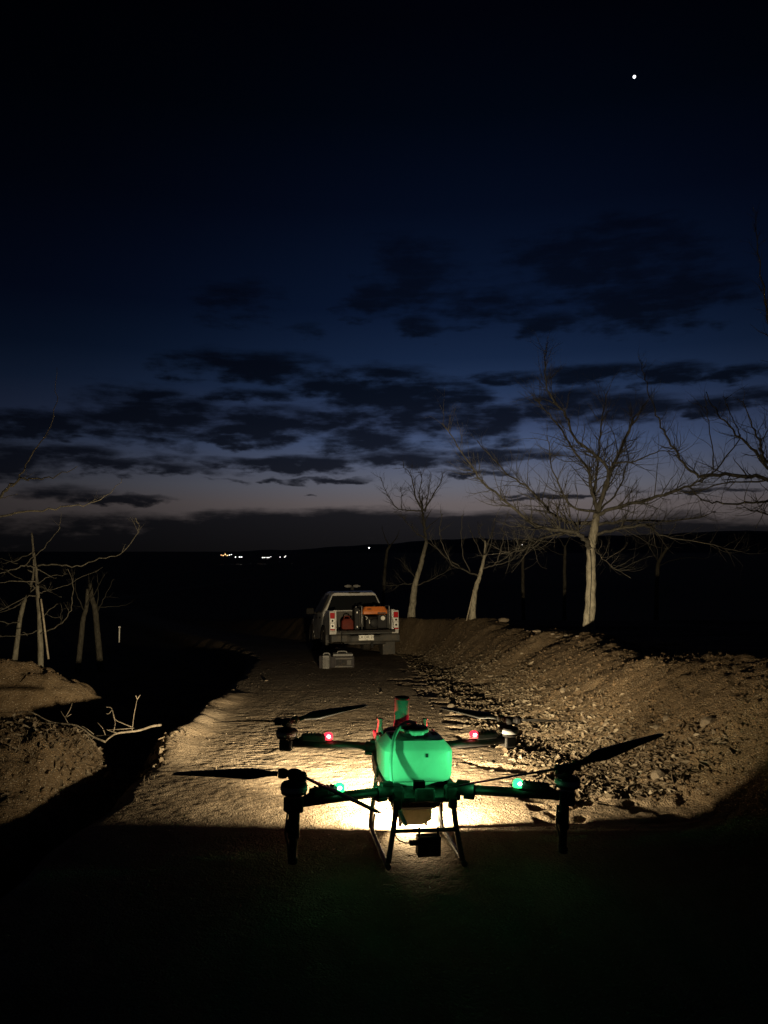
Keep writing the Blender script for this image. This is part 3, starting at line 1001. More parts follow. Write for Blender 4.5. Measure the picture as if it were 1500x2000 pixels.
# ------------------------------------------------------------------ pickup
def build_truck():
    base = P(713, 1288, 20.0)
    yaw = math.radians(11.5)
    gz = base.z
    T = empty('pickup_truck', (base.x, base.y, gz), (math.radians(-4.6), 0, yaw))
    tag(T, 'white double cab pickup seen from behind with its tailgate lowered', 'pickup')
    W = M['truck_white']
    # load bed: two side walls (outer skin curves, wheel arch cut), floor, head board
    def side(sx, name):
        mb = MB()
        arch_c, arch_r = 1.20, 0.47
        ys = sorted(set([0.06 + 0.06 * k for k in range(26)] + [arch_c - arch_r, arch_c + arch_r]))
        ys = [y for y in ys if y <= 1.62]
        rings = []
        for y in ys:
            low = 0.50
            d = abs(y - arch_c)
            if d < arch_r:
                low = max(low, 0.36 + math.sqrt(max(arch_r ** 2 - d * d, 0)))
            prof = []
            for z in (low, low + (1.27 - low) * 0.35, low + (1.27 - low) * 0.75, 1.27):
                bul = 0.925 - 0.10 * max(0, (z - 0.9) / 0.4) ** 2 - 0.03 * max(0, (0.8 - z))
                prof.append(Vector((sx * bul, y, z)))
            for z in (1.285, 1.285):
                prof.append(Vector((sx * (0.81 if z and len(prof) == 4 else 0.74), y, 1.29)))
            prof.append(Vector((sx * 0.74, y, 0.72)))
            prof.append(Vector((sx * 0.76, y, low)))
            rings.append(prof if sx > 0 else list(reversed(prof)))
        mb.loft(rings, True, True)
        return mb.build(name, W, T, 40)
    side(-1, 'bed_side')
    side(1, 'bed_side')
    MB().box((0, 0.84, 0.69), (1.5, 1.55, 0.06)).build('bed_floor', M['bed_liner'], T)
    hb = MB().box((0, 1.60, 0.98), (1.62, 0.05, 0.54), 0.015).build('bed_headboard', M['bumper_grey'], T)
    MB().box((0, 1.60, 1.272), (1.62, 0.06, 0.036), 0.012).build('headboard_cap', W, hb)
    for sx in (-1, 1):
        mb = MB()
        mb.box((sx * 0.70, 1.20, 0.84), (0.22, 0.82, 0.26), 0.06)
        mb.build('wheel_housing', M['bed_liner'], T)
    # fender flares
    for sx in (-1, 1):
        for cy in (1.20, 4.42):
            mb = MB()
            pts = [Vector((sx * 0.935, cy + 0.485 * math.cos(a), 0.37 + 0.485 * math.sin(a))) for a in np.linspace(-0.12, PI + 0.12, 18)]
            mb.tube(pts, 0.035, 8)
            mb.build('fender_flare', M['truck_trim'], T)
    # cab
    mb = MB()
    secs = [(1.66, 0.90, 0.55, 1.22, 1.22, 0.86), (1.72, 0.92, 0.50, 1.20, 1.78, 0.61), (2.05, 0.925, 0.48, 1.20, 1.84, 0.645), (2.9, 0.925, 0.48, 1.20, 1.85, 0.655),
            (3.35, 0.925, 0.48, 1.18, 1.79, 0.64), (4.02, 0.92, 0.48, 1.14, 1.17, 0.80)]
    rings = []
    for y, hw, z0, zb, zt, tw in secs:
        r = [(-hw + 0.03, z0), (hw - 0.03, z0), (hw, z0 + 0.25), (hw - 0.01, zb), (tw + 0.02, zt - 0.05), (tw - 0.06, zt), (-tw + 0.06, zt), (-tw - 0.02, zt - 0.05), (-hw + 0.01, zb), (-hw, z0 + 0.25)]
        rings.append([Vector((x, y, z)) for x, z in r])
    mb.loft(rings, True, True)
    mb.build('cab', W, T, 28)
    # bonnet and nose
    mb = MB()
    rings = []
    for y, hw, z0, zt in ((3.98, 0.915, 0.48, 1.16), (4.5, 0.91, 0.48, 1.12), (5.0, 0.88, 0.46, 1.04), (5.22, 0.82, 0.42, 0.94), (5.30, 0.74, 0.40, 0.80)):
        r = [(-hw, z0), (hw, z0), (hw, zt - 0.12), (hw - 0.14, zt), (-hw + 0.14, zt), (-hw, zt - 0.12)]
        rings.append([Vector((x, y, z)) for x, z in r])
    mb.loft(rings, True, True)
    mb.build('bonnet', W, T, 30)
    # rear window follows the raked rear of the cab
    def quad(name, pts, m, nrm, thick=0.012, par=T):
        n = Vector(nrm).normalized()
        a = [Vector(p) + n * 0.004 for p in pts]
        b = [p + n * thick for p in a]
        k = len(pts)
        o = MB().add(a + b, [tuple(reversed(range(k))), tuple(range(k, 2 * k))] + [(i, (i + 1) % k, (i + 1) % k + k, i + k) for i in range(k)]).build(name, m, par)
        return o
    quad('rear_window', [(-0.80, 1.655, 1.25), (0.80, 1.655, 1.25), (0.62, 1.714, 1.70), (-0.62, 1.714, 1.70)], M['car_glass'], (0, -1, 0.1))
    for sx in (-1, 1):
        for y0, y1 in ((1.86, 2.62), (2.70, 3.52)):
            zt = 1.73 if y1 < 3 else 1.70
            pts = [(sx * 0.915, y0, 1.23), (sx * 0.915, y1 + (0.18 if y1 > 3 else 0), 1.23), (sx * 0.69, y1 - (0.12 if y1 > 3 else 0), zt), (sx * 0.69, y0 + 0.05, zt)]
            if sx < 0:
                pts = pts[::-1]
            quad('side_window', pts, M['car_glass'], (sx, 0, 0.4))
        # door handles and seams
        for y in (2.0, 2.85):
            MB().box((sx * 0.945, y, 1.08), (0.03, 0.2, 0.035), 0.01).build('door_handle', M['truck_trim'], T)
    quad('windscreen', [(0.70, 3.42, 1.74), (0.80, 3.96, 1.22), (-0.80, 3.96, 1.22), (-0.70, 3.42, 1.74)], M['car_glass'], (0, 0.6, 0.8))
    MB().box((0, 1.66, 1.79), (0.34, 0.06, 0.05), 0.01).build('high_brake_light', M['truck_trim'], T)
    # roof bar with pale caps
    rb = MB().box((0, 2.0, 1.92), (0.10, 0.08, 0.12), 0.02).build('roof_bar', M['truck_trim'], T)
    for sx in (-1, 1):
        mb = MB()
        mb.loft([rrect(0.03, 0.05, 0, 0.02), rrect(0.045, 0.05, 0.11, 0.02), rrect(0.02, 0.05, 0.2, 0.015)], True, True)
        o = mb.build('bar_cap', M['charger_light'], rb)
        o.location = (sx * 0.03, 2.0, 1.98)
        o.rotation_euler = (0, sx * PI / 2, 0)
    # mirrors
    for sx in (-1, 1):
        mm = MB().box((sx * 1.08, 3.42, 1.28), (0.24, 0.12, 0.20), 0.04).build('wing_mirror', M['truck_trim'], T)
        MB().box((sx * 0.95, 3.44, 1.22), (0.10, 0.05, 0.05), 0.01).build('mirror_arm', M['truck_trim'], mm)
    # tail lights: three stacked lenses in a housing each
    for sx in (-1, 1):
        h = MB().box((sx * 0.855, 0.075, 1.00), (0.15, 0.12, 0.54), 0.02).build('tail_light', W, T)
        MB().box((sx * 0.85, 0.010, 1.15), (0.125, 0.03, 0.15), 0.012).build('lens', M['red_lens'], h)
        MB().box((sx * 0.85, 0.010, 1.015), (0.125, 0.03, 0.10), 0.012).build('lens', M['clear_lens'], h)
        MB().box((sx * 0.85, 0.010, 0.88), (0.125, 0.03, 0.15), 0.012).build('lens', M['clear_lens'], h)
        MB().box((sx * 0.85, 0.010, 0.785), (0.125, 0.03, 0.035), 0.01).build('lens', M['red_lens'], h)
        for z in (1.015, 0.88):
            MB().lathe([(0.030, 0), (0.024, 0.012), (0, 0.016)], (sx * 0.85, -0.004, z), 'Y', 12, rot=(PI, 0, 0)).build('reflector', M['truck_trim'], h)
    # tailgate lying open
    tg = MB().box((0, -0.20, 0.735), (1.46, 0.50, 0.055), 0.02).build('tailgate', M['bumper_grey'], T)
    MB().box((0, -0.462, 0.735), (1.40, 0.02, 0.03), 0.005).build('tailgate_edge', M['truck_trim'], tg)
    for sx in (-1, 1):
        MB().tube([(sx * 0.74, 0.02, 1.08), (sx * 0.73, -0.30, 0.765)], 0.006, 5).build('stay_cable', M['cable'], tg)
    # rear bumper with step and plate
    mb = MB()
    prof = [(-0.13, 0.66), (-0.17, 0.62), (-0.16, 0.48), (-0.10, 0.44), (0.05, 0.44), (0.05, 0.66)]
    rings = []
    for x in (-0.93, -0.90, -0.5, -0.36, 0.36, 0.5, 0.90, 0.93):
        k = 0.6 if abs(x) > 0.92 else (0.72 if abs(x) < 0.4 else 1.0)
        rings.append([Vector((x, 0.05 + (y - 0.05) * k + (0.06 if abs(x) > 0.92 else 0), z + (0.0 if abs(x) >= 0.4 else -0.04 * (z > 0.6)))) for y, z in prof])
    mb.loft(rings, True, False)
    bp = mb.build('rear_bumper', M['bumper_grey'], T)
    pl = MB().box((0.02, -0.122, 0.565), (0.40, 0.008, 0.135), 0.004).build('licence_plate', M['plate_white'], bp)
    for body, size, z, x0 in (('LX DR 24', 0.078, 0.560, -0.176), ('CHILE', 0.026, 0.516, -0.045)):
        cu = bpy.data.curves.new('plate_text', 'FONT')
        cu.body = body
        cu.size = size * 1.28
        cu.extrude = 0.0012
        cu.space_character = 1.02
        tmp = bpy.data.objects.new('plate_text', cu)
        COL.objects.link(tmp)
        bpy.context.view_layer.update()
        dg = bpy.context.evaluated_depsgraph_get()
        me = bpy.data.meshes.new_from_object(tmp.evaluated_get(dg))
        wdt = max(v.co.x for v in me.vertices) - min(v.co.x for v in me.vertices)
        bpy.data.objects.remove(tmp)
        me.materials.clear()
        me.materials.append(M['plate_ink'])
        me.transform(Matrix.Translation((0.02 - wdt / 2, -0.1285, z - 0.012)) @ Matrix.Rotation(PI / 2, 4, 'X'))
        o = bpy.data.objects.new('lettering', me)
        COL.objects.link(o)
        o.parent = bp
    # underside: tow bar, exhaust, axle, spare
    MB().tube([(-0.55, 0.0, 0.42), (0.55, 0.0, 0.42)], 0.035, 8).build('tow_bar', M['bumper_grey'], T)
    MB().box((0.18, -0.06, 0.38), (0.06, 0.10, 0.16), 0.01).build('tow_hitch', M['truck_trim'], T)
    MB().lathe([(0.0, -0.06), (0.30, -0.06), (0.36, 0), (0.30, 0.06), (0, 0.06)], (0, 0.55, 0.44), 'Z', 24).build('spare_wheel', M['tyre'], T)
    MB().tube([(-0.8, 1.20, 0.38), (0.8, 1.20, 0.38)], 0.05, 8).build('rear_axle', M['truck_trim'], T)
    MB().box((0, 2.6, 0.42), (1.5, 3.6, 0.16), 0.03).build('chassis', M['truck_trim'], T)
    for sx in (-1, 1):
        MB().box((sx * 0.78, 0.66, 0.36), (0.34, 0.015, 0.56), 0.004).build('mud_flap', M['bumper_grey'], T)
        for cy in (1.20, 4.42):
            wh = MB().lathe([(0.26, -0.125), (0.33, -0.13), (0.385, -0.10), (0.39, 0), (0.385, 0.10), (0.33, 0.13), (0.26, 0.125)], (sx * 0.80, cy, 0.375), 'X', 28).build('wheel', M['tyre'], T)
            MB().lathe([(0.27, -0.09), (0.25, -0.05), (0.10, 0.03), (0.06, 0.06), (0, 0.06)], (sx * 0.835, cy, 0.375), 'X', 20, rot=(0, 0 if sx > 0 else PI, 0)).build('rim', M['alu'], wh)
    return T


truck = build_truck()
bpy.context.view_layer.update()
TM = truck.matrix_world.copy()
TROT = truck.rotation_euler.copy()


def build_generator():
    """framed generator standing in the truck bed near the tailgate"""
    root = empty('portable_generator', TM @ Vector((0.30, 0.28, 0.722)), TROT)
    tag(root, 'orange and black framed generator standing in the pickup bed', 'generator')
    w, d, h = 0.74, 0.54, 0.66
    for sx in (-1, 1):
        x = sx * w / 2
        pts = [(x, -d / 2, 0.02), (x, -d / 2, h - 0.05), (x, -d / 2 + 0.05, h), (x, d / 2 - 0.05, h), (x, d / 2, h - 0.05), (x, d / 2, 0.02)]
        MB().tube(catmull(pts, 3), 0.016, 8).build('frame_hoop', M['frame_steel'], root)
    for y in (-d / 2, d / 2):
        MB().tube([(-w / 2, y, 0.03), (w / 2, y, 0.03)], 0.016, 8).build('frame_rail', M['frame_steel'], root)
    mb = MB()
    rings = [rrect(0.30, 0.20, 0.44, 0.04), rrect(0.335, 0.235, 0.46, 0.05), rrect(0.335, 0.235, 0.53, 0.05), rrect(0.33, 0.23, 0.545, 0.05), rrect(0.27, 0.19, 0.645, 0.05), rrect(0.20, 0.15, 0.655, 0.05)]
    mb.loft(rings, True, True)
    tk = mb.build('fuel_tank', M['generator_orange'], root, 40)
    MB().lathe([(0.045, 0), (0.045, 0.03), (0.03, 0.038), (0, 0.04)], (0.02, 0, 0.652), 'Z', 16).build('filler_cap', M['generator_black'], tk)
    MB().box((-0.16, -0.226, 0.585), (0.11, 0.01, 0.022), 0, (math.radians(-28), 0, 0)).build('badge', M['dark_label'], tk)
    MB().box((0.17, -0.238, 0.475), (0.22, 0.008, 0.035)).build('badge', M['dark_label'], tk)
    MB().box((0.19, -0.10, 0.25), (0.26, 0.30, 0.36), 0.03).build('control_panel', M['generator_black'], root)
    MB().lathe([(0.058, 0), (0.058, 0.012), (0.038, 0.016), (0.036, 0.004), (0, 0.004)], (0.20, -0.25, 0.34), 'Y', 20, rot=(PI, 0, 0)).build('outlet', M['plate_white'], root)
    for x, z in ((0.12, 0.41), (0.26, 0.41)):
        MB().lathe([(0.014, 0), (0.012, 0.012), (0, 0.014)], (x, -0.25, z), 'Y', 10, rot=(PI, 0, 0)).build('switch', M['charger_light'], root)
    eng = MB().box((-0.08, 0.0, 0.22), (0.34, 0.34, 0.34), 0.05).build('engine', M['truck_trim'], root)
    mb = MB()
    mb.lathe([(0.13, 0), (0.13, 0.06), (0.10, 0.08), (0.03, 0.085), (0, 0.085)], (-0.02, -0.16, 0.22), 'Y', 24, rot=(PI, 0, 0))
    mb.build('recoil_cover', M['generator_black'], eng)
    MB().tube([(-0.16, -0.22, 0.30), (-0.16, -0.24, 0.20)], 0.012, 6).build('pull_handle', M['plate_white'], eng)
    MB().tube([(-0.27, -0.22, 0.40), (-0.21, -0.24, 0.35), (-0.25, -0.24, 0.31)], 0.010, 6).build('lever', M['plate_white'], eng)
    for sx in (-1, 1):
        for sy in (-1, 1):
            MB().lathe([(0.03, 0), (0.026, 0.03)], (sx * 0.25, sy * 0.2, -0.008), 'Z', 10).build('foot', M['tyre'], root)


build_generator()

# black upright box beside the generator and the red jerrycan
o = empty('tool_case', TM @ Vector((-0.17, 0.34, 0.722)), TROT)
tag(o, 'tall black case between the red can and the generator', 'case')
MB().box((0, 0, 0.31), (0.13, 0.34, 0.62), 0.02).build('body', M['generator_black'], o)
MB().tube(catmull([(0, -0.10, 0.62), (0, -0.09, 0.66), (0, 0.09, 0.66), (0, 0.10, 0.62)], 3), 0.010, 6).build('handle', M['alu'], o)
for z in (0.12, 0.5):
    MB().box((0, -0.176, z), (0.03, 0.012, 0.05), 0.003).build('latch', M['alu'], o)

o = empty('jerrycan', TM @ Vector((-0.40, 0.42, 0.722)), TROT)
tag(o, 'red plastic fuel can in the bed left of the generator', 'fuel can')
MB().loft([rrect(0.15, 0.11, 0.0, 0.04), rrect(0.16, 0.12, 0.02, 0.04), rrect(0.16, 0.12, 0.26, 0.04), rrect(0.12, 0.09, 0.33, 0.04), rrect(0.05, 0.05, 0.345, 0.03)], True, True).build('body', M['red_plastic'], o, 45)
MB().tube(catmull([(-0.09, 0, 0.32), (-0.06, 0, 0.40), (0.05, 0, 0.40), (0.08, 0, 0.33)], 3), 0.016, 8).build('handle', M['red_plastic'], o)
MB().lathe([(0.03, 0), (0.03, 0.05), (0.02, 0.06), (0, 0.06)], (0.11, -0.02, 0.30), 'Z', 12).build('cap', M['generator_black'], o)
MB().box((0, -0.122, 0.13), (0.18, 0.006, 0.10)).build('label_patch', M['red_plastic'], o)

# charging gear on the ground behind the truck
def charger_case():
    p = on_ground(668, 1303, 10, 30)
    root = empty('battery_case', (p.x, p.y, p.z - 0.01), (0, 0, math.radians(6)))
    tag(root, 'dark grey ribbed battery charger case on the ground behind the pickup', 'case')
    MB().box((0, 0, 0.125), (0.50, 0.30, 0.25), 0.02).build('body', M['charger_grey'], root)
    MB().box((0.015, 0, 0.275), (0.42, 0.26, 0.05), 0.02).build('lid', M['charger_light'], root)
    MB().tube(catmull([(-0.10, 0, 0.29), (-0.08, 0, 0.335), (0.08, 0, 0.335), (0.10, 0, 0.29)], 3), 0.012, 6).build('handle', M['charger_light'], root)
    for z in (0.21, 0.045):
        MB().box((0.03, -0.155, z), (0.36, 0.012, 0.03), 0.004).build('rib', M['bumper_grey'], root)
    for x in (-0.08, 0.03, 0.14):
        MB().box((x, -0.155, 0.127), (0.09, 0.014, 0.10), 0.006).build('vent_panel', M['truck_trim'] if x < 0.1 else M['bumper_grey'], root)
    MB().box((-0.20, -0.155, 0.125), (0.07, 0.014, 0.20), 0.006).build('side_rib', M['charger_grey'], root)


def flight_battery():
    p = on_ground(635, 1305, 10, 30)
    root = empty('flight_battery', (p.x, p.y, p.z - 0.01), (0, 0, math.radians(-4)))
    tag(root, 'pale upright battery pack beside the dark charger case', 'battery')
    MB().box((0.03, 0, 0.14), (0.14, 0.24, 0.28), 0.02).build('body', M['charger_light'], root)
    MB().box((-0.085, 0.03, 0.135), (0.06, 0.20, 0.26), 0.012).build('side_pack', M['charger_grey'], root)
    for k in range(5):
        MB().box((-0.02 + k * 0.025, -0.122, 0.14), (0.010, 0.008, 0.21), 0.002).build('fin', M['charger_grey'], root)
    MB().tube(catmull([(-0.03, 0, 0.27), (-0.02, 0, 0.31), (0.08, 0, 0.31), (0.09, 0, 0.27)], 3), 0.012, 6).build('handle', M['charger_light'], root)


charger_case()
flight_battery()
a = TM @ Vector((-0.62, -0.05, 0.78))
b = TM @ Vector((-0.66, -0.30, 0.45))
g1 = on_ground(655, 1292, 10, 30)
o = MB().tube(catmull([TM @ Vector((-0.45, 0.2, 0.74)), a, TM @ Vector((-0.64, -0.22, 0.66)), b, TM @ Vector((-0.60, -0.33, 0.30)), g1 + Vector((0, 0.1, 0.3)), g1 + Vector((0.06, 0, 0.24))], 6), 0.014, 6).build('power_cable', M['cable'])
tag(o, 'black power cable hanging from the bed down to the charger case', 'cable')

# ------------------------------------------------------------------ drone
DO = Vector((0.141, 3.694, 0.0))
DYAW = math.radians(9.5)
DROLL = math.radians(1.6)
DO.z = hz(DO.x, DO.y, False) + 0.002
drone = empty('spraying_drone', DO, (0, DROLL, DYAW))
tag(drone, 'black four-armed spraying drone with a white tank standing on the track', 'drone')
bpy.context.view_layer.update()
DM = drone.matrix_world.copy()
DI = DM.inverted()


def L(px, py, Y):
    return DI @ P(px, py, Y)


def build_drone():
    K, BP = M['carbon'], M['black_plastic']
    # chassis
    mb = MB()
    mb.box((0, 0.01, 0.272), (0.30, 0.46, 0.022), 0.004)
    mb.box((0, 0.05, 0.242), (0.24, 0.34, 0.018), 0.004)
    for sx in (-1, 1):
        mb.box((sx * 0.155, 0.03, 0.292), (0.022, 0.50, 0.05), 0.006)
        mb.box((sx * 0.13, -0.20, 0.300), (0.07, 0.06, 0.06), 0.012)
        mb.box((sx * 0.13, 0.27, 0.345), (0.06, 0.07, 0.10), 0.012)
        mb.box((sx * 0.165, 0.17, 0.33), (0.02, 0.16, 0.06), 0.006, (math.radians(12), 0, 0))
    mb.box((0.0, -0.215, 0.295), (0.09, 0.03, 0.055), 0.008)
    mb.build('chassis', K, drone)
    # flight controller hump behind the tank
    MB().loft([rrect(0.13, 0.07, 0.30, 0.03, 0, 0.255), rrect(0.135, 0.075, 0.40, 0.03, 0, 0.255), rrect(0.12, 0.065, 0.465, 0.03, 0, 0.255), rrect(0.09, 0.05, 0.485, 0.03, 0, 0.255)], True, True).build('controller_housing', BP, drone, 40)
    for px in (742, 829):
        p = L(px, 1425, 3.93)
        q = L(px, 1403, 3.93)
        MB().lathe([(0.020, -0.02), (0.018, 0.0), (0.014, 0.012), (0.0125, q.z - p.z - 0.008), (0.017, q.z - p.z - 0.006), (0.017, q.z - p.z), (0, q.z - p.z)], (p.x, p.y, p.z), 'Z', 14).build('clip_post', M['antenna_grey'], drone)
    # side plates of the front deck
    for sx in (-1, 1):
        MB().box((sx * 0.148, 0.26, 0.405), (0.016, 0.13, 0.12), 0.006, (0, sx * 0.10, 0)).build('side_plate', M['antenna_grey'], drone)
    # antenna tube
    p = L(784, 1412, 3.95)
    q = L(784, 1361, 3.95)
    hgt = q.z - p.z
    an = MB().lathe([(0.040, -0.03), (0.040, 0.0), (0.0375, 0.004), (0.0375, hgt - 0.012)], (p.x, p.y, p.z), 'Z', 28).build('antenna_tube', M['antenna_grey'], drone)
    MB().lathe([(0.0385, hgt - 0.012), (0.0385, hgt), (0.033, hgt), (0.032, hgt - 0.04), (0, hgt - 0.04)], (p.x, p.y, p.z), 'Z', 28).build('rim', BP, an)
    # tank
    cy = 0.045
    rings = []
    for z, hx, hy, r in ((0.284, 0.122, 0.088, 0.02), (0.306, 0.126, 0.090, 0.02), (0.308, 0.146, 0.112, 0.03), (0.316, 0.156, 0.122, 0.035), (0.336, 0.166, 0.130, 0.04),
                         (0.400, 0.168, 0.132, 0.042), (0.452, 0.167, 0.131, 0.042), (0.464, 0.160, 0.126, 0.042), (0.488, 0.137, 0.110, 0.04), (0.498, 0.130, 0.104, 0.035), (0.500, 0.122, 0.097, 0.03)):
        rings.append(rrect(hx, hy, z, r, 0, cy, 3))
    tank = MB().loft(rings, True, True).build('tank', M['tank_plastic'], drone, 24)
    tank['label'] = 'white plastic liquid tank glowing green'
    mb = MB()
    prof = []
    for k in range(40):
        a = 2 * PI * k / 40
        prof.append((0.070 if k % 4 < 2 else 0.067, a))
    rings = [[Vector((r * s * math.cos(a), cy + r * s * math.sin(a), z)) for r, a in prof] for z, s in ((0.500, 1.0), (0.508, 1.03), (0.528, 1.03), (0.533, 0.98))]
    mb.loft(rings, True, False)
    cap = mb.build('tank_cap', M['cap_plastic'], tank)
    MB().lathe([(0.066, 0.0), (0.064, 0.006), (0.02, 0.008), (0, 0.008)], (0, cy, 0.534), 'Z', 30).build('cap_top', BP, tank)
    MB().box((0.035, cy - 0.1325, 0.436), (0.012, 0.004, 0.017)).build('tank_mark', M['dark_label'], tank)
    for sx in (-1, 1):
        MB().box((sx * 0.105, cy + 0.03, 0.5), (0.028, 0.05, 0.006), 0.002).build('tank_lug', BP, tank)
    MB().box((0, cy - 0.135, 0.300), (0.055, 0.03, 0.045), 0.006).build('tank_latch', BP, tank)
    # filling hose over the tank
    hp = [(812, 1413, 3.80), (803, 1410, 3.79), (793, 1411, 3.76), (780, 1421, 3.70), (769, 1443, 3.62), (764, 1470, 3.56), (763, 1500, 3.53), (766, 1533, 3.50), (773, 1563, 3.47), (783, 1590, 3.44), (794, 1613, 3.42)]
    MB().tube(catmull([L(*p) for p in hp], 5), 0.0085, 10).build('hose', M['hose_rubber'], drone)
    # lower hopper and lamp housing
    MB().loft([rrect(0.075, 0.06, 0.185, 0.02, 0, -0.02), rrect(0.10, 0.09, 0.205, 0.02, 0, -0.02), rrect(0.115, 0.10, 0.245, 0.02, 0, -0.02)], True, True).build('hopper', BP, drone, 40)
    hx = 0.079
    MB().loft([rrect(hx * 0.62, 0.05, 0.098, 0.02, 0, 0.02), rrect(hx * 0.93, 0.062, 0.118, 0.02, 0, 0.02), rrect(hx, 0.066, 0.15, 0.02, 0, 0.02), rrect(hx, 0.066, 0.185, 0.02, 0, 0.02), rrect(hx * 0.5, 0.05, 0.198, 0.02, 0, 0.02)], True, True).build('lamp_housing', M['pale_plastic'], drone, 40)
    mb = MB()
    for sx in (-1, 1):
        mb.box((sx * 0.062, 0.03, 0.094), (0.010, 0.05, 0.030), 0.002)
        mb.box((sx * 0.045, 0.05, 0.090), (0.008, 0.04, 0.026), 0.002)
        mb.box((sx * 0.082, 0.05, 0.110), (0.014, 0.04, 0.030), 0.003, (0, 0, 0.3 * sx))
    mb.box((0, 0.11, 0.125), (0.17, 0.05, 0.014), 0.003)
    mb.build('lamp_bracket', K, drone)
    for sx in (-1, 1):
        lh = MB().lathe([(0.022, -0.03), (0.032, -0.02), (0.036, 0.02), (0.033, 0.022)], (sx * 0.055, 0.165, LAMP_Z), 'Y', 20, rot=(PI, 0, 0)).build('headlamp', BP, drone)
        lh.rotation_euler = (0, 0, 0)
        MB().lathe([(0.031, 0.0), (0.020, 0.004), (0, 0.005)], (sx * 0.055, 0.188, LAMP_Z), 'Y', 20).build('lens', M['lamp_glass'], lh)
        ld = bpy.data.lights.new('headlamp_light', 'AREA')
        ld.shape = 'DISK'
        ld.size = 0.055
        ld.energy = LAMP_W / 2
        ld.color = (1.0, 0.79, 0.47)
        ld.spread = math.radians(178)
        lo = bpy.data.objects.new('headlamp_light', ld)
        COL.objects.link(lo)
        lo.parent = drone
        lo.location = (sx * 0.055, 0.200, LAMP_Z)
        lo.rotation_euler = (math.radians(90 - LAMP_DOWN), 0, -DYAW * 1.25)
        ld = bpy.data.lights.new('headlamp_beam', 'SPOT')
        ld.energy = BEAM_W / 2
        ld.color = (1.0, 0.79, 0.47)
        ld.spot_size = math.radians(62)
        ld.spot_blend = 1.0
        ld.shadow_soft_size = 0.02
        lo = bpy.data.objects.new('headlamp_beam', ld)
        COL.objects.link(lo)
        lo.parent = drone
        lo.location = (sx * 0.055, 0.204, LAMP_Z)
        lo.rotation_euler = (math.radians(90 + 4.5), 0, -DYAW + (math.radians(12) if sx < 0 else math.radians(-1)))
        lo.scale = (1.62, 1, 1)
    # light spilling back under the bracket
    ld = bpy.data.lights.new('headlamp_spill', 'SPOT')
    ld.spot_size = math.radians(92)
    ld.spot_blend = 0.7
    ld.energy = LAMP_SPILL_W
    ld.color = (1.0, 0.79, 0.47)
    ld.shadow_soft_size = 0.02
    lo = bpy.data.objects.new('headlamp_spill', ld)
    COL.objects.link(lo)
    lo.parent = drone
    lo.location = (0.0, 0.205, 0.10)
    lo.rotation_euler = Vector((0, -0.62, -0.78)).to_track_quat('-Z', 'Y').to_euler()
    # battery box slung under the rear cross bar
    bx = MB().box((0.012, -0.255, 0.088), (0.105, 0.06, 0.085), 0.006).build('control_box', BP, drone)
    for x in (-0.03, 0.055):
        MB().tube([(x, -0.255, 0.128), (x, -0.25, 0.165)], 0.005, 6).build('hanger', K, bx)
    MB().box((-0.055, -0.255, 0.10), (0.04, 0.03, 0.018), 0.004).build('plug', BP, bx)
    MB().tube(catmull([(-0.075, -0.255, 0.10), (-0.10, -0.25, 0.102), (-0.135, -0.24, 0.13), (-0.14, -0.235, 0.24)], 5), 0.003, 6).build('lead', M['cable'], bx)
    for sx in (-1, 1):
        MB().tube([(sx * 0.105, -0.12, 0.245), (sx * 0.104, -0.12, 0.19)], 0.005, 6).build('spray_stub', K, drone)
    # landing gear
    LT = M['leg_tube']
    for sx in (-1, 1):
        MB().tube(catmull([(sx * 0.128, -0.225, 0.275), (sx * 0.145, -0.235, 0.15), (sx * 0.168, -0.262, 0.02)], 5), 0.0125, 10).build('rear_leg', LT, drone)
        MB().tube(catmull([(sx * 0.145, 0.20, 0.36), (sx * 0.163, 0.19, 0.20), (sx * 0.178, 0.19, 0.06), (sx * 0.182, 0.175, 0.016)], 5), 0.0115, 10).build('front_leg', LT, drone)
        MB().tube(catmull([(sx * 0.165, 0.205, 0.075), (sx * 0.175, 0.175, 0.022), (sx * 0.178, 0.12, 0.012), (sx * 0.176, -0.10, 0.011), (sx * 0.172, -0.29, 0.012)], 5), 0.0125, 10).build('skid', LT, drone)
        MB().tube([(sx * 0.140, 0.10, 0.29), (sx * 0.165, 0.185, 0.24)], 0.007, 8).build('leg_brace', LT, drone)
        MB().box((sx * 0.128, -0.222, 0.262), (0.036, 0.036, 0.05), 0.006).build('leg_socket', BP, drone)
    MB().tube([(-0.152, -0.242, 0.148), (0.150, -0.242, 0.148)], 0.009, 10).build('cross_bar', LT, drone)
    MB().tube([(-0.165, 0.19, 0.165), (0.165, 0.19, 0.165)], 0.006, 8).build('cross_bar', LT, drone)
    MB().tube(catmull([(-0.128, -0.215, 0.26), (-0.120, -0.22, 0.22), (-0.118, -0.23, 0.16)], 4), 0.003, 5).build('wire', M['cable'], drone)

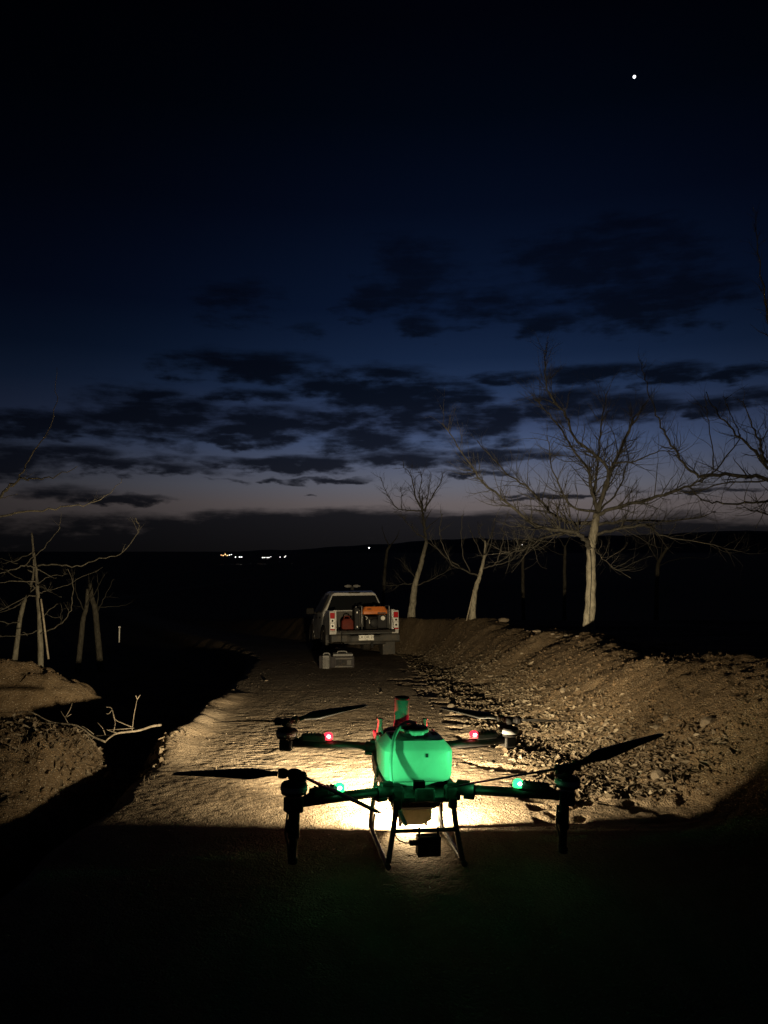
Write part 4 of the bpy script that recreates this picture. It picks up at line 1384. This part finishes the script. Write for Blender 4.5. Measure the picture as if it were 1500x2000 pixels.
    # arms with motor, nozzle, lights
    def blade(hub, tip, par, twist, chord):
        ax = tip - hub
        ln = ax.length
        ax.normalize()
        side = ax.cross(Vector((0, 0, 1))).normalized()
        up = side.cross(ax)
        N = 16
        rings = []
        for i in range(N + 1):
            u = i / N
            c = chord * (0.42 + 0.58 * min(1, max(0, (u - 0.08) / 0.14)) ** 1.2) * (1 - 0.58 * max(0, (u - 0.25) / 0.75) ** 1.1)
            if u > 0.96:
                c *= 0.7
            th = 0.0085 * (1 - 0.75 * u)
            tw = twist * (1 - 0.65 * u)
            ctr = hub + ax * (0.035 + (ln - 0.035) * u) + up * (0.012 * math.sin(u * PI * 0.5)) - up * 0.012 * u
            ring = []
            for (e, t) in ((-0.55, 0.1), (-0.42, 0.75), (-0.10, 1.0), (0.25, 0.55), (0.45, 0.0), (0.20, -0.25), (-0.15, -0.45), (-0.45, -0.3)):
                x = e * c
                y = t * th
                ring.append(ctr + side * (x * math.cos(tw) - y * math.sin(tw)) + up * (x * math.sin(tw) + y * math.cos(tw)))
            rings.append(ring)
        return MB().loft(rings, True, True).build('blade', M['blade'], par)

    arms = [  # name x, y, arm z, motor z, inner end, led colour, blade tips in world
        (-0.6, 0.4, 0.385, 0.433, (-0.13, 0.275), 'red', [P(718, 1377, 4.31), P(418, 1411, 4.09)]),
        (0.6, 0.4, 0.385, 0.433, (0.13, 0.275), 'red', [P(861, 1382, 4.50), P(1140, 1411, 4.08)]),
        (-0.6, -0.4, 0.335, 0.397, (-0.16, -0.205), 'green', [P(338, 1511, 3.22), P(740, 1588, 2.83)]),
        (0.6, -0.4, 0.335, 0.397, (0.16, -0.205), 'green', [P(1295, 1434, 3.62), P(888, 1536, 3.14)])]
    for x, y, az, mz, inn, led, tips in arms:
        sx = -1 if x < 0 else 1
        a = Vector((inn[0], inn[1], az - 0.02 if y < 0 else az))
        b = Vector((x, y, az))
        d = (b - a).normalized()
        arm = MB().tube([a, b + d * 0.02], 0.0215, 14).build('arm', K, drone)
        MB().tube([a - d * 0.05, a + d * 0.07], 0.028, 14).build('arm_sleeve', BP, arm)
        MB().box(a + d * 0.02 + Vector((0, 0, 0.03)), (0.06, 0.03, 0.02), 0.005, (0, 0, math.atan2(d.y, d.x))).build('hinge', BP, arm)
        MB().box(a + d * 0.05 - Vector((0, 0, 0.028)), (0.05, 0.05, 0.02), 0.005, (0, 0, math.atan2(d.y, d.x))).build('hinge_lock', BP, arm)
        # motor mount and motor
        mo = MB().box((x, y, az - 0.008), (0.068, 0.066, 0.062), 0.01, (0, 0, math.atan2(d.y, d.x))).build('motor_mount', BP, arm)
        MBm = MB()
        MBm.lathe([(0.040, -0.028), (0.052, -0.022), (0.054, -0.012), (0.054, -0.010)], (x, y, mz), 'Z', 28)
        MBm.lathe([(0.054, 0.012), (0.050, 0.020), (0.030, 0.024), (0.020, 0.030), (0.016, 0.045), (0, 0.046)], (x, y, mz), 'Z', 28)
        mt_obj = MBm.build('motor', BP, drone)
        MB().lathe([(0.0535, -0.010), (0.0565, -0.008), (0.0565, 0.010), (0.0535, 0.012)], (x, y, mz), 'Z', 28).build('motor_ring', M['antenna_grey'], mt_obj)
        # hub with two hinged blade clamps
        hub = Vector((x, y, mz + 0.058))
        pr = MB()
        pr.lathe([(0.026, -0.020), (0.030, -0.008), (0.030, 0.010), (0.018, 0.016), (0, 0.017)], hub, 'Z', 18)
        prop = pr.build('propeller', BP, drone)
        for tip in tips:
            t = DI @ tip
            dd = (t - hub).normalized()
            r0 = hub + dd * 0.035
            MB().box(hub + dd * 0.03, (0.075, 0.034, 0.024), 0.006, (0, -math.asin(max(-1, min(1, dd.z))), math.atan2(dd.y, dd.x))).build('blade_clamp', BP, prop)
            MB().lathe([(0.019, -0.016), (0.019, 0.016), (0.010, 0.020), (0, 0.020)], r0 + dd * 0.015, 'Z', 12).build('pivot', BP, prop)
            blade(r0, t, prop, math.radians(24 if x * y > 0 else -24), 0.080)
        # speed controller with position light
        lc = a + d * ((b - a).length * 0.55)
        c = a + d * ((b - a).length * 0.70)
        up = Vector((0, 0, 0.032))
        esc = MB().box(c + up, (0.135, 0.044, 0.038), 0.010, (0, 0, math.atan2(d.y, d.x))).build('speed_controller', BP, arm)
        mb = MB()
        for k in range(5):
            mb.box(c + up + d * (-0.04 + 0.02 * k) + Vector((0, 0, 0.021)), (0.006, 0.036, 0.006), 0.001, (0, 0, math.atan2(d.y, d.x)))
        mb.build('cooling_fins', K, esc)
        MB().tube(catmull([c + d * 0.065 + up, c + d * 0.09 + up * 0.6, Vector((x, y, az + 0.02)) - d * 0.055, Vector((x, y, mz - 0.015)) - d * 0.045], 4), 0.006, 6).build('motor_wire', M['cable'], arm)
        out = Vector((0, -1 if y < 0 else 1, 0))
        lp = c + up - d * 0.072 + Vector((0, 0, 0.008))
        if y < 0:
            lp = lp + Vector((0, -0.006, 0))
        pl = MB().lathe([(0.024, -0.012), (0.024, 0.005), (0.021, 0.014), (0.012, 0.021), (0, 0.023)], lp, 'Z', 16).build('position_light', M[led + '_led'], arm)
        MB().lathe([(0.0, -0.006), (0.007, -0.003), (0.009, 0.002), (0.006, 0.007), (0, 0.009)], lp + Vector((0, -0.0225, 0.005)), 'Z', 12).build('bulb', M[led + '_bulb'], pl)
        ld = bpy.data.lights.new('position_light_glow', 'SPOT')
        ld.spot_size = math.radians(125 if led == 'green' else 56)
        ld.spot_blend = 0.3
        ld.color = (0.085, 1.0, 0.30) if led == 'green' else (1.0, 0.02, 0.045)
        ld.energy = GREEN_W if led == 'green' else RED_W
        ld.shadow_soft_size = 0.008
        lo = bpy.data.objects.new('position_light_glow', ld)
        COL.objects.link(lo)
        lo.parent = drone
        lo.location = lp - d * 0.030 + Vector((0, -0.01 if y < 0 else 0, 0.018))
        aim = (Vector((0, 0.10, 0.72)) if y < 0 else Vector((0, 0.26, 0.60))) - lo.location
        lo.rotation_euler = aim.to_track_quat('-Z', 'Y').to_euler()
        lb = bpy.data.lights.new('position_light_bulb', 'POINT')
        lb.color = ld.color
        lb.energy = 0.05 if led == 'green' else 0.12
        lb.shadow_soft_size = 0.01
        lo2 = bpy.data.objects.new('position_light_bulb', lb)
        COL.objects.link(lo2)
        lo2.parent = drone
        lo2.location = lp + Vector((0, -0.036, 0.012))
        # spray nozzle under the rear arms
        if y < 0:
            nx = Vector((x - 0.02 * (1 if sx > 0 else -0.2), y - 0.01, 0))
            nz = MB().lathe([(0.020, 0.30), (0.024, 0.29), (0.024, 0.20), (0.017, 0.19), (0.015, 0.12), (0.021, 0.115), (0.019, 0.095), (0.006, 0.09)], nx, 'Z', 16).build('spray_nozzle', BP, drone)
            MB().tube(catmull([nx + Vector((-0.028, 0, 0.30)), nx + Vector((-0.034, -0.004, 0.22)), nx + Vector((-0.022, -0.006, 0.17)), nx + Vector((-0.018, 0, 0.12))], 4), 0.005, 6).build('spray_line', M['leg_tube'], nz)
            MB().box(nx + Vector((-0.016, 0, 0.245)), (0.03, 0.03, 0.05), 0.006).build('nozzle_bracket', BP, nz)


LAMP_Z = 0.15
LAMP_DOWN = 6.0
build_drone()

# ------------------------------------------------------------------ loose things on the ground
def leaf_mesh(i):
    """a curled dry leaf about 1 unit long"""
    r = random.Random(100 + i)
    n = 5
    V = []
    Fc = []
    curl = r.uniform(0.3, 1.3)
    cup = r.uniform(0.2, 0.8)
    wmax = r.uniform(0.30, 0.48)
    a = -curl / 2
    p = [0.0, 0.0]
    for k in range(n + 1):
        u = k / n
        w = wmax * math.sin(PI * min(1, 0.06 + u * 0.94)) ** 0.8 + 0.015
        for s in (-1, 0, 1):
            lift = cup * w * 0.5 * abs(s) + r.uniform(-0.025, 0.025)
            V.append((p[0] - 0.45, s * w * 0.55 * (1 - 0.25 * cup), p[1] + lift))
        a += curl / n
        p[0] += math.cos(a) / n
        p[1] += math.sin(a) / n * 0.8
    for k in range(n):
        for s in range(2):
            b = k * 3 + s
            Fc.append((b, b + 1, b + 4, b + 3))
    mb = MB().add(V, Fc, True)
    z0 = min(v[2] for v in V)
    mb.v = [(x, y, z - z0) for x, y, z in mb.v]
    return mb


def stone_mesh(i, sub=2):
    r = random.Random(300 + i)
    bm = bmesh.new()
    bmesh.ops.create_icosphere(bm, subdivisions=sub, radius=0.5)
    sx, sy, sz = r.uniform(0.75, 1.2), r.uniform(0.65, 1.0), r.uniform(0.45, 0.8)
    planes = [(Vector((r.gauss(0, 1), r.gauss(0, 1), r.gauss(0, 1))).normalized(), r.uniform(0.30, 0.44)) for _ in range(7)]
    for v in bm.verts:
        for n, dd in planes:
            t = v.co.dot(n)
            if t > dd:
                v.co -= n * (t - dd) * 0.9
        v.co = Vector((v.co.x * sx, v.co.y * sy, v.co.z * sz)) * r.uniform(0.96, 1.04)
    return MB().bm(bm, False)


LEAF = [leaf_mesh(i) for i in range(8)]
STONE = [stone_mesh(i, 1) for i in range(8)]
STONE_HI = [stone_mesh(i, 2) for i in range(8)]


def normal_at(x, y):
    e = 0.02
    return Vector((-(hz(x + e, y) - hz(x - e, y)) / (2 * e), -(hz(x, y + e) - hz(x, y - e)) / (2 * e), 1)).normalized()


def bulk(name, protos, X, Y, S, tilt, material, label, sink=0.2):
    """many small pieces in one mesh (numpy)"""
    Z = H(X, Y)
    Vs, Fs = [], []
    base = 0
    arr = []
    for p in protos:
        arr.append((np.array(p.v), [list(f) for f in p.f]))
    loops, starts, tot = [], [], 0
    for k in range(len(X)):
        v, f = arr[k % len(arr)]
        e = Euler((random.gauss(0, tilt), random.gauss(0, tilt), random.uniform(0, 2 * PI))).to_matrix()
        R = np.array(e)
        w = v @ R.T * S[k]
        w = w + np.array([X[k], Y[k], Z[k] - sink * S[k]])
        Vs.append(w)
        for q in f:
            starts.append(tot)
            loops.extend([i + base for i in q])
            tot += len(q)
        base += len(v)
    co = np.concatenate(Vs).astype(np.float32)
    me = bpy.data.meshes.new(name)
    me.vertices.add(len(co))
    me.vertices.foreach_set('co', co.ravel())
    me.loops.add(len(loops))
    me.loops.foreach_set('vertex_index', np.array(loops, np.int32))
    me.polygons.add(len(starts))
    me.polygons.foreach_set('loop_start', np.array(starts, np.int32))
    me.update()
    me.validate()
    me.materials.append(material)
    o = bpy.data.objects.new(name, me)
    COL.objects.link(o)
    tag(o, label, None, None, 'stuff')
    return o


def singles(name, protos, X, Y, S, tilt, material, labeler, cat, group, sink=0.2):
    meshes = []
    for p in protos:
        me = p.mesh(name)
        me.materials.append(material)
        meshes.append(me)
    Z = H(X, Y)
    for k in range(len(X)):
        o = bpy.data.objects.new(name, meshes[k % len(meshes)])
        COL.objects.link(o)
        o.location = (X[k], Y[k], Z[k] - sink * S[k])
        o.scale = (S[k], S[k], S[k])
        o.rotation_euler = (random.gauss(0, tilt), random.gauss(0, tilt), random.uniform(0, 2 * PI))
        tag(o, labeler(X[k], Y[k]), cat, group)


def in_view(x, y, z):
    px = 750 + x / y * F
    return (px > -20) & (px < 1520)


def scatter_band(n, y0, y1, t0, t1, power=1.6):
    """points in the drift along the foot of the right bank"""
    u = rng.random(n)
    Yv = y0 * (y1 / y0) ** u
    t = t0 + (t1 - t0) * rng.beta(2.0, 2.6, n)
    xf = np.interp(Yv, *FOOT)
    xc = np.interp(Yv, *CREST)
    return xf + t * (xc - xf), Yv


# leaf drift right
X, Y = scatter_band(17000, 4.5, 22.0, -0.30, 0.60)
keep = (fbm(X, Y, 0.9, 3, ox=20.0) > -0.16) | (rng.random(len(X)) < 0.3)
X, Y = X[keep], Y[keep]
S = rng.uniform(0.032, 0.075, len(X)) * np.where(rng.random(len(X)) < 0.10, 1.5, 1.0)
vis = in_view(X, Y, 0)
rank = np.argsort(-(S / Y) * vis)
top, rest = rank[:230], rank[230:]
leaf_lab = 'curled dry leaf in the drift along the foot of the right bank'
singles('dry_leaf', LEAF, X[top], Y[top], S[top], 0.36, M['dry_leaf'], lambda x, y: leaf_lab, 'leaf', 'dry leaves drifted against the right bank', 0.05)
bulk('leaf_litter', LEAF, X[rest], Y[rest], S[rest], 0.4, M['dry_leaf'], 'drift of small dry leaves along the right bank foot', 0.02)
# leaves on the left heap
n = 1500
X = rng.normal(-2.35, 0.42, n)
Y = rng.normal(5.55, 0.42, n)
keep = (X < -1.62) & (X > -3.3) & (Y > 4.4)
X, Y = X[keep], Y[keep]
S = rng.uniform(0.035, 0.085, len(X))
rank = np.argsort(-(S / Y) * in_view(X, Y, 0))
top, rest = rank[:70], rank[70:]
singles('dry_leaf', LEAF, X[top], Y[top], S[top], 0.55, M['dry_leaf'], lambda x, y: 'curled dry leaf on the near left heap below the fallen branch', 'leaf', 'dry leaves on the left heap', 0.05)
bulk('leaf_litter', LEAF, X[rest], Y[rest], S[rest], 0.6, M['dry_leaf'], 'dry leaf litter on the near left heap', 0.02)

# stones
X, Y = scatter_band(420, 4.4, 20.0, -0.45, 0.62)
S = 0.020 + 0.060 * rng.random(len(X)) ** 2.6
rank = np.argsort(-(S / Y) * in_view(X, Y, 0))
top, rest = rank[:150], rank[150:]
singles('stone', STONE_HI, X[top], Y[top], S[top], 0.5, M['stone'], lambda x, y: 'pale angular stone among the leaves at the right bank foot', 'stone', 'stones along the right bank', 0.12)
bulk('stones', STONE, X[rest], Y[rest], S[rest], 0.6, M['stone'], 'small stones strewn along the right bank', 0.12)
# pebbles on the track
n = 9000
u = rng.random(n)
Y = 3.6 * (18 / 3.6) ** u
X = rng.uniform(-1.75, 1.45, n) * (1 + 0.02 * (Y - 4)) - 0.03 * (Y - 4)
dense = fbm(X, Y, 0.8, 3, ox=31.0)
keep = (rng.random(n) < 0.35 + 1.3 * dense) & (Y > 3.6)
keep &= ~((np.abs(X - 0.14) < 0.30) & (np.abs(Y - 3.7) < 0.4) & (rng.random(n) < 0.5))
X, Y = X[keep], Y[keep]
S = 0.006 + 0.016 * rng.random(len(X)) ** 4
S = S * (1 + 0.05 * (Y - 4))
bulk('pebbles', STONE, X, Y, S, 0.6, M['stone'], 'fine gravel and pebbles on the earth track', 0.1)
# single stones lying on the track
spots = [(743, 1354, 0.055), (888, 1496, 0.030), (925, 1493, 0.035), (950, 1488, 0.026), (940, 1480, 0.025), (992, 1466, 0.045), (905, 1478, 0.022), (880, 1381, 0.10), (905, 1377, 0.07), (655, 1395, 0.03),
         (437, 1350, 0.05), (410, 1352, 0.04), (456, 1349, 0.05), (520, 1330, 0.06), (308, 1404, 0.06), (1010, 1440, 0.05), (976, 1456, 0.06), (860, 1395, 0.03), (575, 1398, 0.022), (300, 1465, 0.03),
         (158, 1533, 0.04), (1290, 1520, 0.11), (1385, 1410, 0.12), (1100, 1350, 0.08), (960, 1322, 0.11), (1185, 1418, 0.07), (1110, 1432, 0.08), (1060, 1415, 0.06), (1270, 1490, 0.06)]
X = np.array([on_ground(a, b).x for a, b, c in spots])
Y = np.array([on_ground(a, b).y for a, b, c in spots])
own = {0: 'lone stone with a dark shadow straight beyond the antenna tube', 14: 'small stone at the right end of the fallen branch', 21: 'large stone at the bank foot beyond the near right motor',
       22: 'largest pale stone on the far right slope of the bank', 24: 'flat stone in the drift midway between drone and pickup', 7: 'broad flat stone behind the far right propeller'}
sizes = np.array([c for a, b, c in spots]) * 1.25
for k, lb in own.items():
    singles('stone', [STONE_HI[k % 8]], X[k:k + 1], Y[k:k + 1], sizes[k:k + 1], 0.3, M['stone'], lambda x, y, q=lb: q, 'stone', None, 0.02)
rest = [k for k in range(len(spots)) if k not in own]
singles('stone', STONE_HI, X[rest], Y[rest], sizes[rest], 0.3, M['stone'], lambda x, y: 'small loose stone on the earth track or its edge', 'stone', 'loose stones on the track', 0.02)
# crest stones beside the big tree
cs = [(983, 1212, .22), (1048, 1233, .13), (1079, 1237, .07), (1106, 1240, .06), (1127, 1244, .05), (1197, 1252, .10), (1222, 1256, .05), (1090, 1243, .06), (1275, 1262, .07), (1030, 1231, .05)]
lab = ['flat pale stone alone on the bank crest right of the staked tree'] + ['stone on the bank crest near the large walnut tree'] * 9
for (a, b, s), lb in zip(cs, lab):
    p = on_ground(a, b + 3)
    me = STONE_HI[int(a) % 8].mesh('stone')
    me.materials.append(M['stone'])
    o = bpy.data.objects.new('stone', me)
    COL.objects.link(o)
    o.location = p + Vector((0, 0, 0.2 * s))
    o.scale = (s * 1.2, s, s * 0.8)
    tag(o, lb, 'stone', None if lb.startswith('flat') else 'stones on the bank crest')

# crumbled earth on the bank and the heaps
X, Y = scatter_band(5200, 4.3, 20.0, 0.10, 1.15)
S = 0.010 + 0.045 * rng.random(len(X)) ** 3.0
bulk('clods', STONE, X, Y, S, 0.6, M['clod'], 'crumbled clods of earth on the face of the right bank', 0.05)
X = np.concatenate([rng.normal(-2.8, 0.55, 900), rng.normal(-4.6, 0.9, 900)])
Y = np.concatenate([rng.normal(5.3, 0.6, 900), rng.normal(9.4, 0.55, 900)])
keep = X < -1.75
X, Y = X[keep], Y[keep]
S = 0.012 + 0.05 * rng.random(len(X)) ** 3.0
bulk('clods', STONE, X, Y, S, 0.6, M['clod'], 'crumbled clods of earth on the two left heaps', 0.05)

# dry grass on the bank and by the heap
def grass(name, X, Y, hgt, label):
    mb = MB()
    Z = H(X, Y)
    for k in range(len(X)):
        a = random.uniform(0, 2 * PI)
        d = Vector((math.cos(a), math.sin(a), 0))
        s = d.orthogonal().normalized() if False else Vector((-d.y, d.x, 0))
        h = hgt * random.uniform(0.4, 1.2)
        lean = random.uniform(0.2, 1.4)
        w = 0.0022
        b = Vector((X[k], Y[k], Z[k] - 0.005))
        m = b + d * h * lean * 0.35 + Vector((0, 0, h * 0.6))
        t = b + d * h * lean + Vector((0, 0, h * (0.95 - 0.35 * lean)))
        mb.add([b - s * w, b + s * w, m + s * w * 0.7, m - s * w * 0.7, t], [(0, 1, 2, 3), (3, 2, 4)], False)
    o = mb.build(name, M['dry_leaf'])
    tag(o, label, None, None, 'stuff')


X, Y = scatter_band(3000, 4.3, 16.0, 0.25, 1.10)
kp = fbm(X, Y, 1.2, 3, ox=41.0) > 0.02
grass('dry_grass', X[kp], Y[kp], 0.035, 'short dry grass on the face of the right bank')
X = rng.normal(-2.6, 0.5, 1500)
Y = rng.normal(4.9, 0.5, 1500)
grass('dry_grass', X, Y, 0.05, 'short dry grass on the near left heap')

# fallen branch on the left heap
def fallen_branch():
    g = P(205, 1450, 5.75)
    g.z = max(g.z, hz(g.x, g.y))
    off = Vector(g)
    root = empty('fallen_branch', g)
    tag(root, 'pale fallen branch with thin twigs lying on the left heap', 'branch')
    Yb = g.y

    def pts(lst, lift=0.0):
        out = []
        for x, y, dy in lst:
            p = P(x, y, Yb + dy * (1 if x < 215 else 3.2))
            out.append(Vector((p.x, p.y, max(p.z, hz(p.x, p.y) + 0.045))) - off)
        return out
    MB().tube(catmull(pts([(314, 1416, .18), (295, 1419, .14), (270, 1427, .08), (230, 1432, .04), (215, 1440, .0), (206, 1448, -.02)]), 5), [0.0105 - 0.0002 * i for i in range(26)], 9).build('main_stem', M['fallen_wood'], root)
    MB().tube(catmull(pts([(206, 1449, -.02), (180, 1438, .0), (150, 1428, .05), (100, 1420, .1), (60, 1413, .15), (30, 1411, .2)]), 5), [0.0080 - 0.0002 * i for i in range(26)], 8).build('side_stem', M['fallen_wood'], root)
    tw = [[(30, 1411, .2), (20, 1400, .2), (0, 1392, .22)], [(70, 1413, .1), (58, 1402, .1), (30, 1391, .15)], [(135, 1423, .1), (127, 1402, .1), (118, 1388, .12)], [(127, 1402, .1), (137, 1385, .1), (141, 1373, .12)],
          [(127, 1402, .1), (139, 1395, .1)], [(206, 1436, .0), (200, 1422, .0), (190, 1411, .02)], [(183, 1434, .0), (170, 1424, .0), (158, 1417, .02)], [(258, 1428, .05), (259, 1418, .05), (262, 1395, .06), (268, 1365, .08)],
          [(268, 1366, .08), (265, 1358, .08)], [(268, 1366, .08), (274, 1357, .09)], [(257, 1420, .05), (240, 1413, .05), (225, 1405, .05), (218, 1384, .06), (208, 1381, .06)], [(219, 1386, .06), (212, 1394, .06), (207, 1393, .05)],
          [(222, 1428, .03), (225, 1412, .04), (221, 1398, .05)], [(185, 1437, .0), (205, 1436, -.05), (222, 1435, -.05)], [(110, 1421, .1), (85, 1425, .0), (60, 1427, -.05)], [(230, 1432, .04), (213, 1427, -.05), (207, 1424, -.05)],
          [(183, 1440, .0), (178, 1452, -.05), (170, 1456, -.08)], [(95, 1420, .1), (82, 1410, .2), (80, 1402, .2)], [(262, 1422, .05), (240, 1424, .0), (206, 1426, -.02)]]
    for t in tw:
        sp = catmull(pts(t), 4)
        n = len(sp)
        MB().tube(sp, [0.0038 * (1 - 0.6 * i / n) for i in range(n)], 5).build('twig', M['fallen_wood'], root)


fallen_branch()

# ------------------------------------------------------------------ far away: marker post, valley lamps, evening star
p = P(233, 1246, 17.0)
z = hz(p.x, p.y)
z = max(z, p.z)
o = empty('marker_post', (p.x, p.y, z))
tag(o, 'thin pale marker post in the dark left field', 'post')
MB().tube([(0, 0, -0.1), (0, 0, 0.24)], 0.013, 8).build('post', M['post_white'], o)
MB().box((0, 0, 0.24), (0.05, 0.03, 0.03), 0.005).build('cap', M['post_white'], o)


def valley_lamp(px, py, size, warm, label, group):
    D = 900.0
    size = size * D / 2100.0
    p = P(px, py, D)
    o = empty('valley_lamp', (p.x, p.y, p.z - 9))
    tag(o, label, 'lamp', group)
    MB().tube([(0, 0, -8), (0, 0, 9 - size)], 0.06, 5).build('pole', M['far_pole'], o)
    bm = bmesh.new()
    bmesh.ops.create_icosphere(bm, subdivisions=1, radius=size)
    MB().bm(bm, True, Matrix.Translation((0, 0, 9)) @ Matrix.Diagonal((1.2, 1, 0.7, 1))).build('lamp_head', M['far_lamp_warm' if warm else 'far_lamp_white'], o)


for px, py, s in ((432, 1084, 1.3), (436, 1085, 1.8), (440, 1083, 1.8), (444, 1085, 1.6), (440, 1081, 0.9)):
    valley_lamp(px, py, s, True, 'warm orange lamp in the village cluster far down the valley', 'orange lamps of the far village')
for px, py, s in ((448, 1084, 1.3), (452, 1083, 1.2)):
    valley_lamp(px, py, s, False, 'white lamp at the right end of the orange village cluster', 'white lamps ending the village cluster')
for px, py, s in ((460, 1088, 1.4), (468, 1088, 1.8), (472, 1088, 1.5)):
    valley_lamp(px, py, s, False, 'white lamp just right of and below the orange village lights', 'white lamps below the village')
for px, py, s in ((513, 1089, 1.5), (517, 1089, 1.3), (522, 1089, 1.4), (525, 1089, 1.3), (529, 1087, .9)):
    valley_lamp(px, py, s, False, 'white lamp in the middle row of valley lights', 'middle row of valley lamps')
for px, py, s in ((547, 1088, 1.1), (556, 1088, 1.2), (558, 1086, 1.0)):
    valley_lamp(px, py, s, False, 'small white lamp right of the middle row of valley lights', 'right group of valley lamps')
valley_lamp(721, 1070, 1.9, False, 'lone white lamp on the hillside above the pickup', None)
valley_lamp(80 + 940, 1064, 1.0, False, 'tiny white lamp seen through the branches of the staked tree', None)

D = 20000.0
p = P(1239, 150, D)
bm = bmesh.new()
bmesh.ops.create_icosphere(bm, subdivisions=2, radius=D * 2.7 / F)
o = MB().bm(bm, True).build('evening_star', M['planet'])
o.location = p
tag(o, 'bright white evening star high in the right sky', 'star')

print('objects', len(bpy.data.objects))
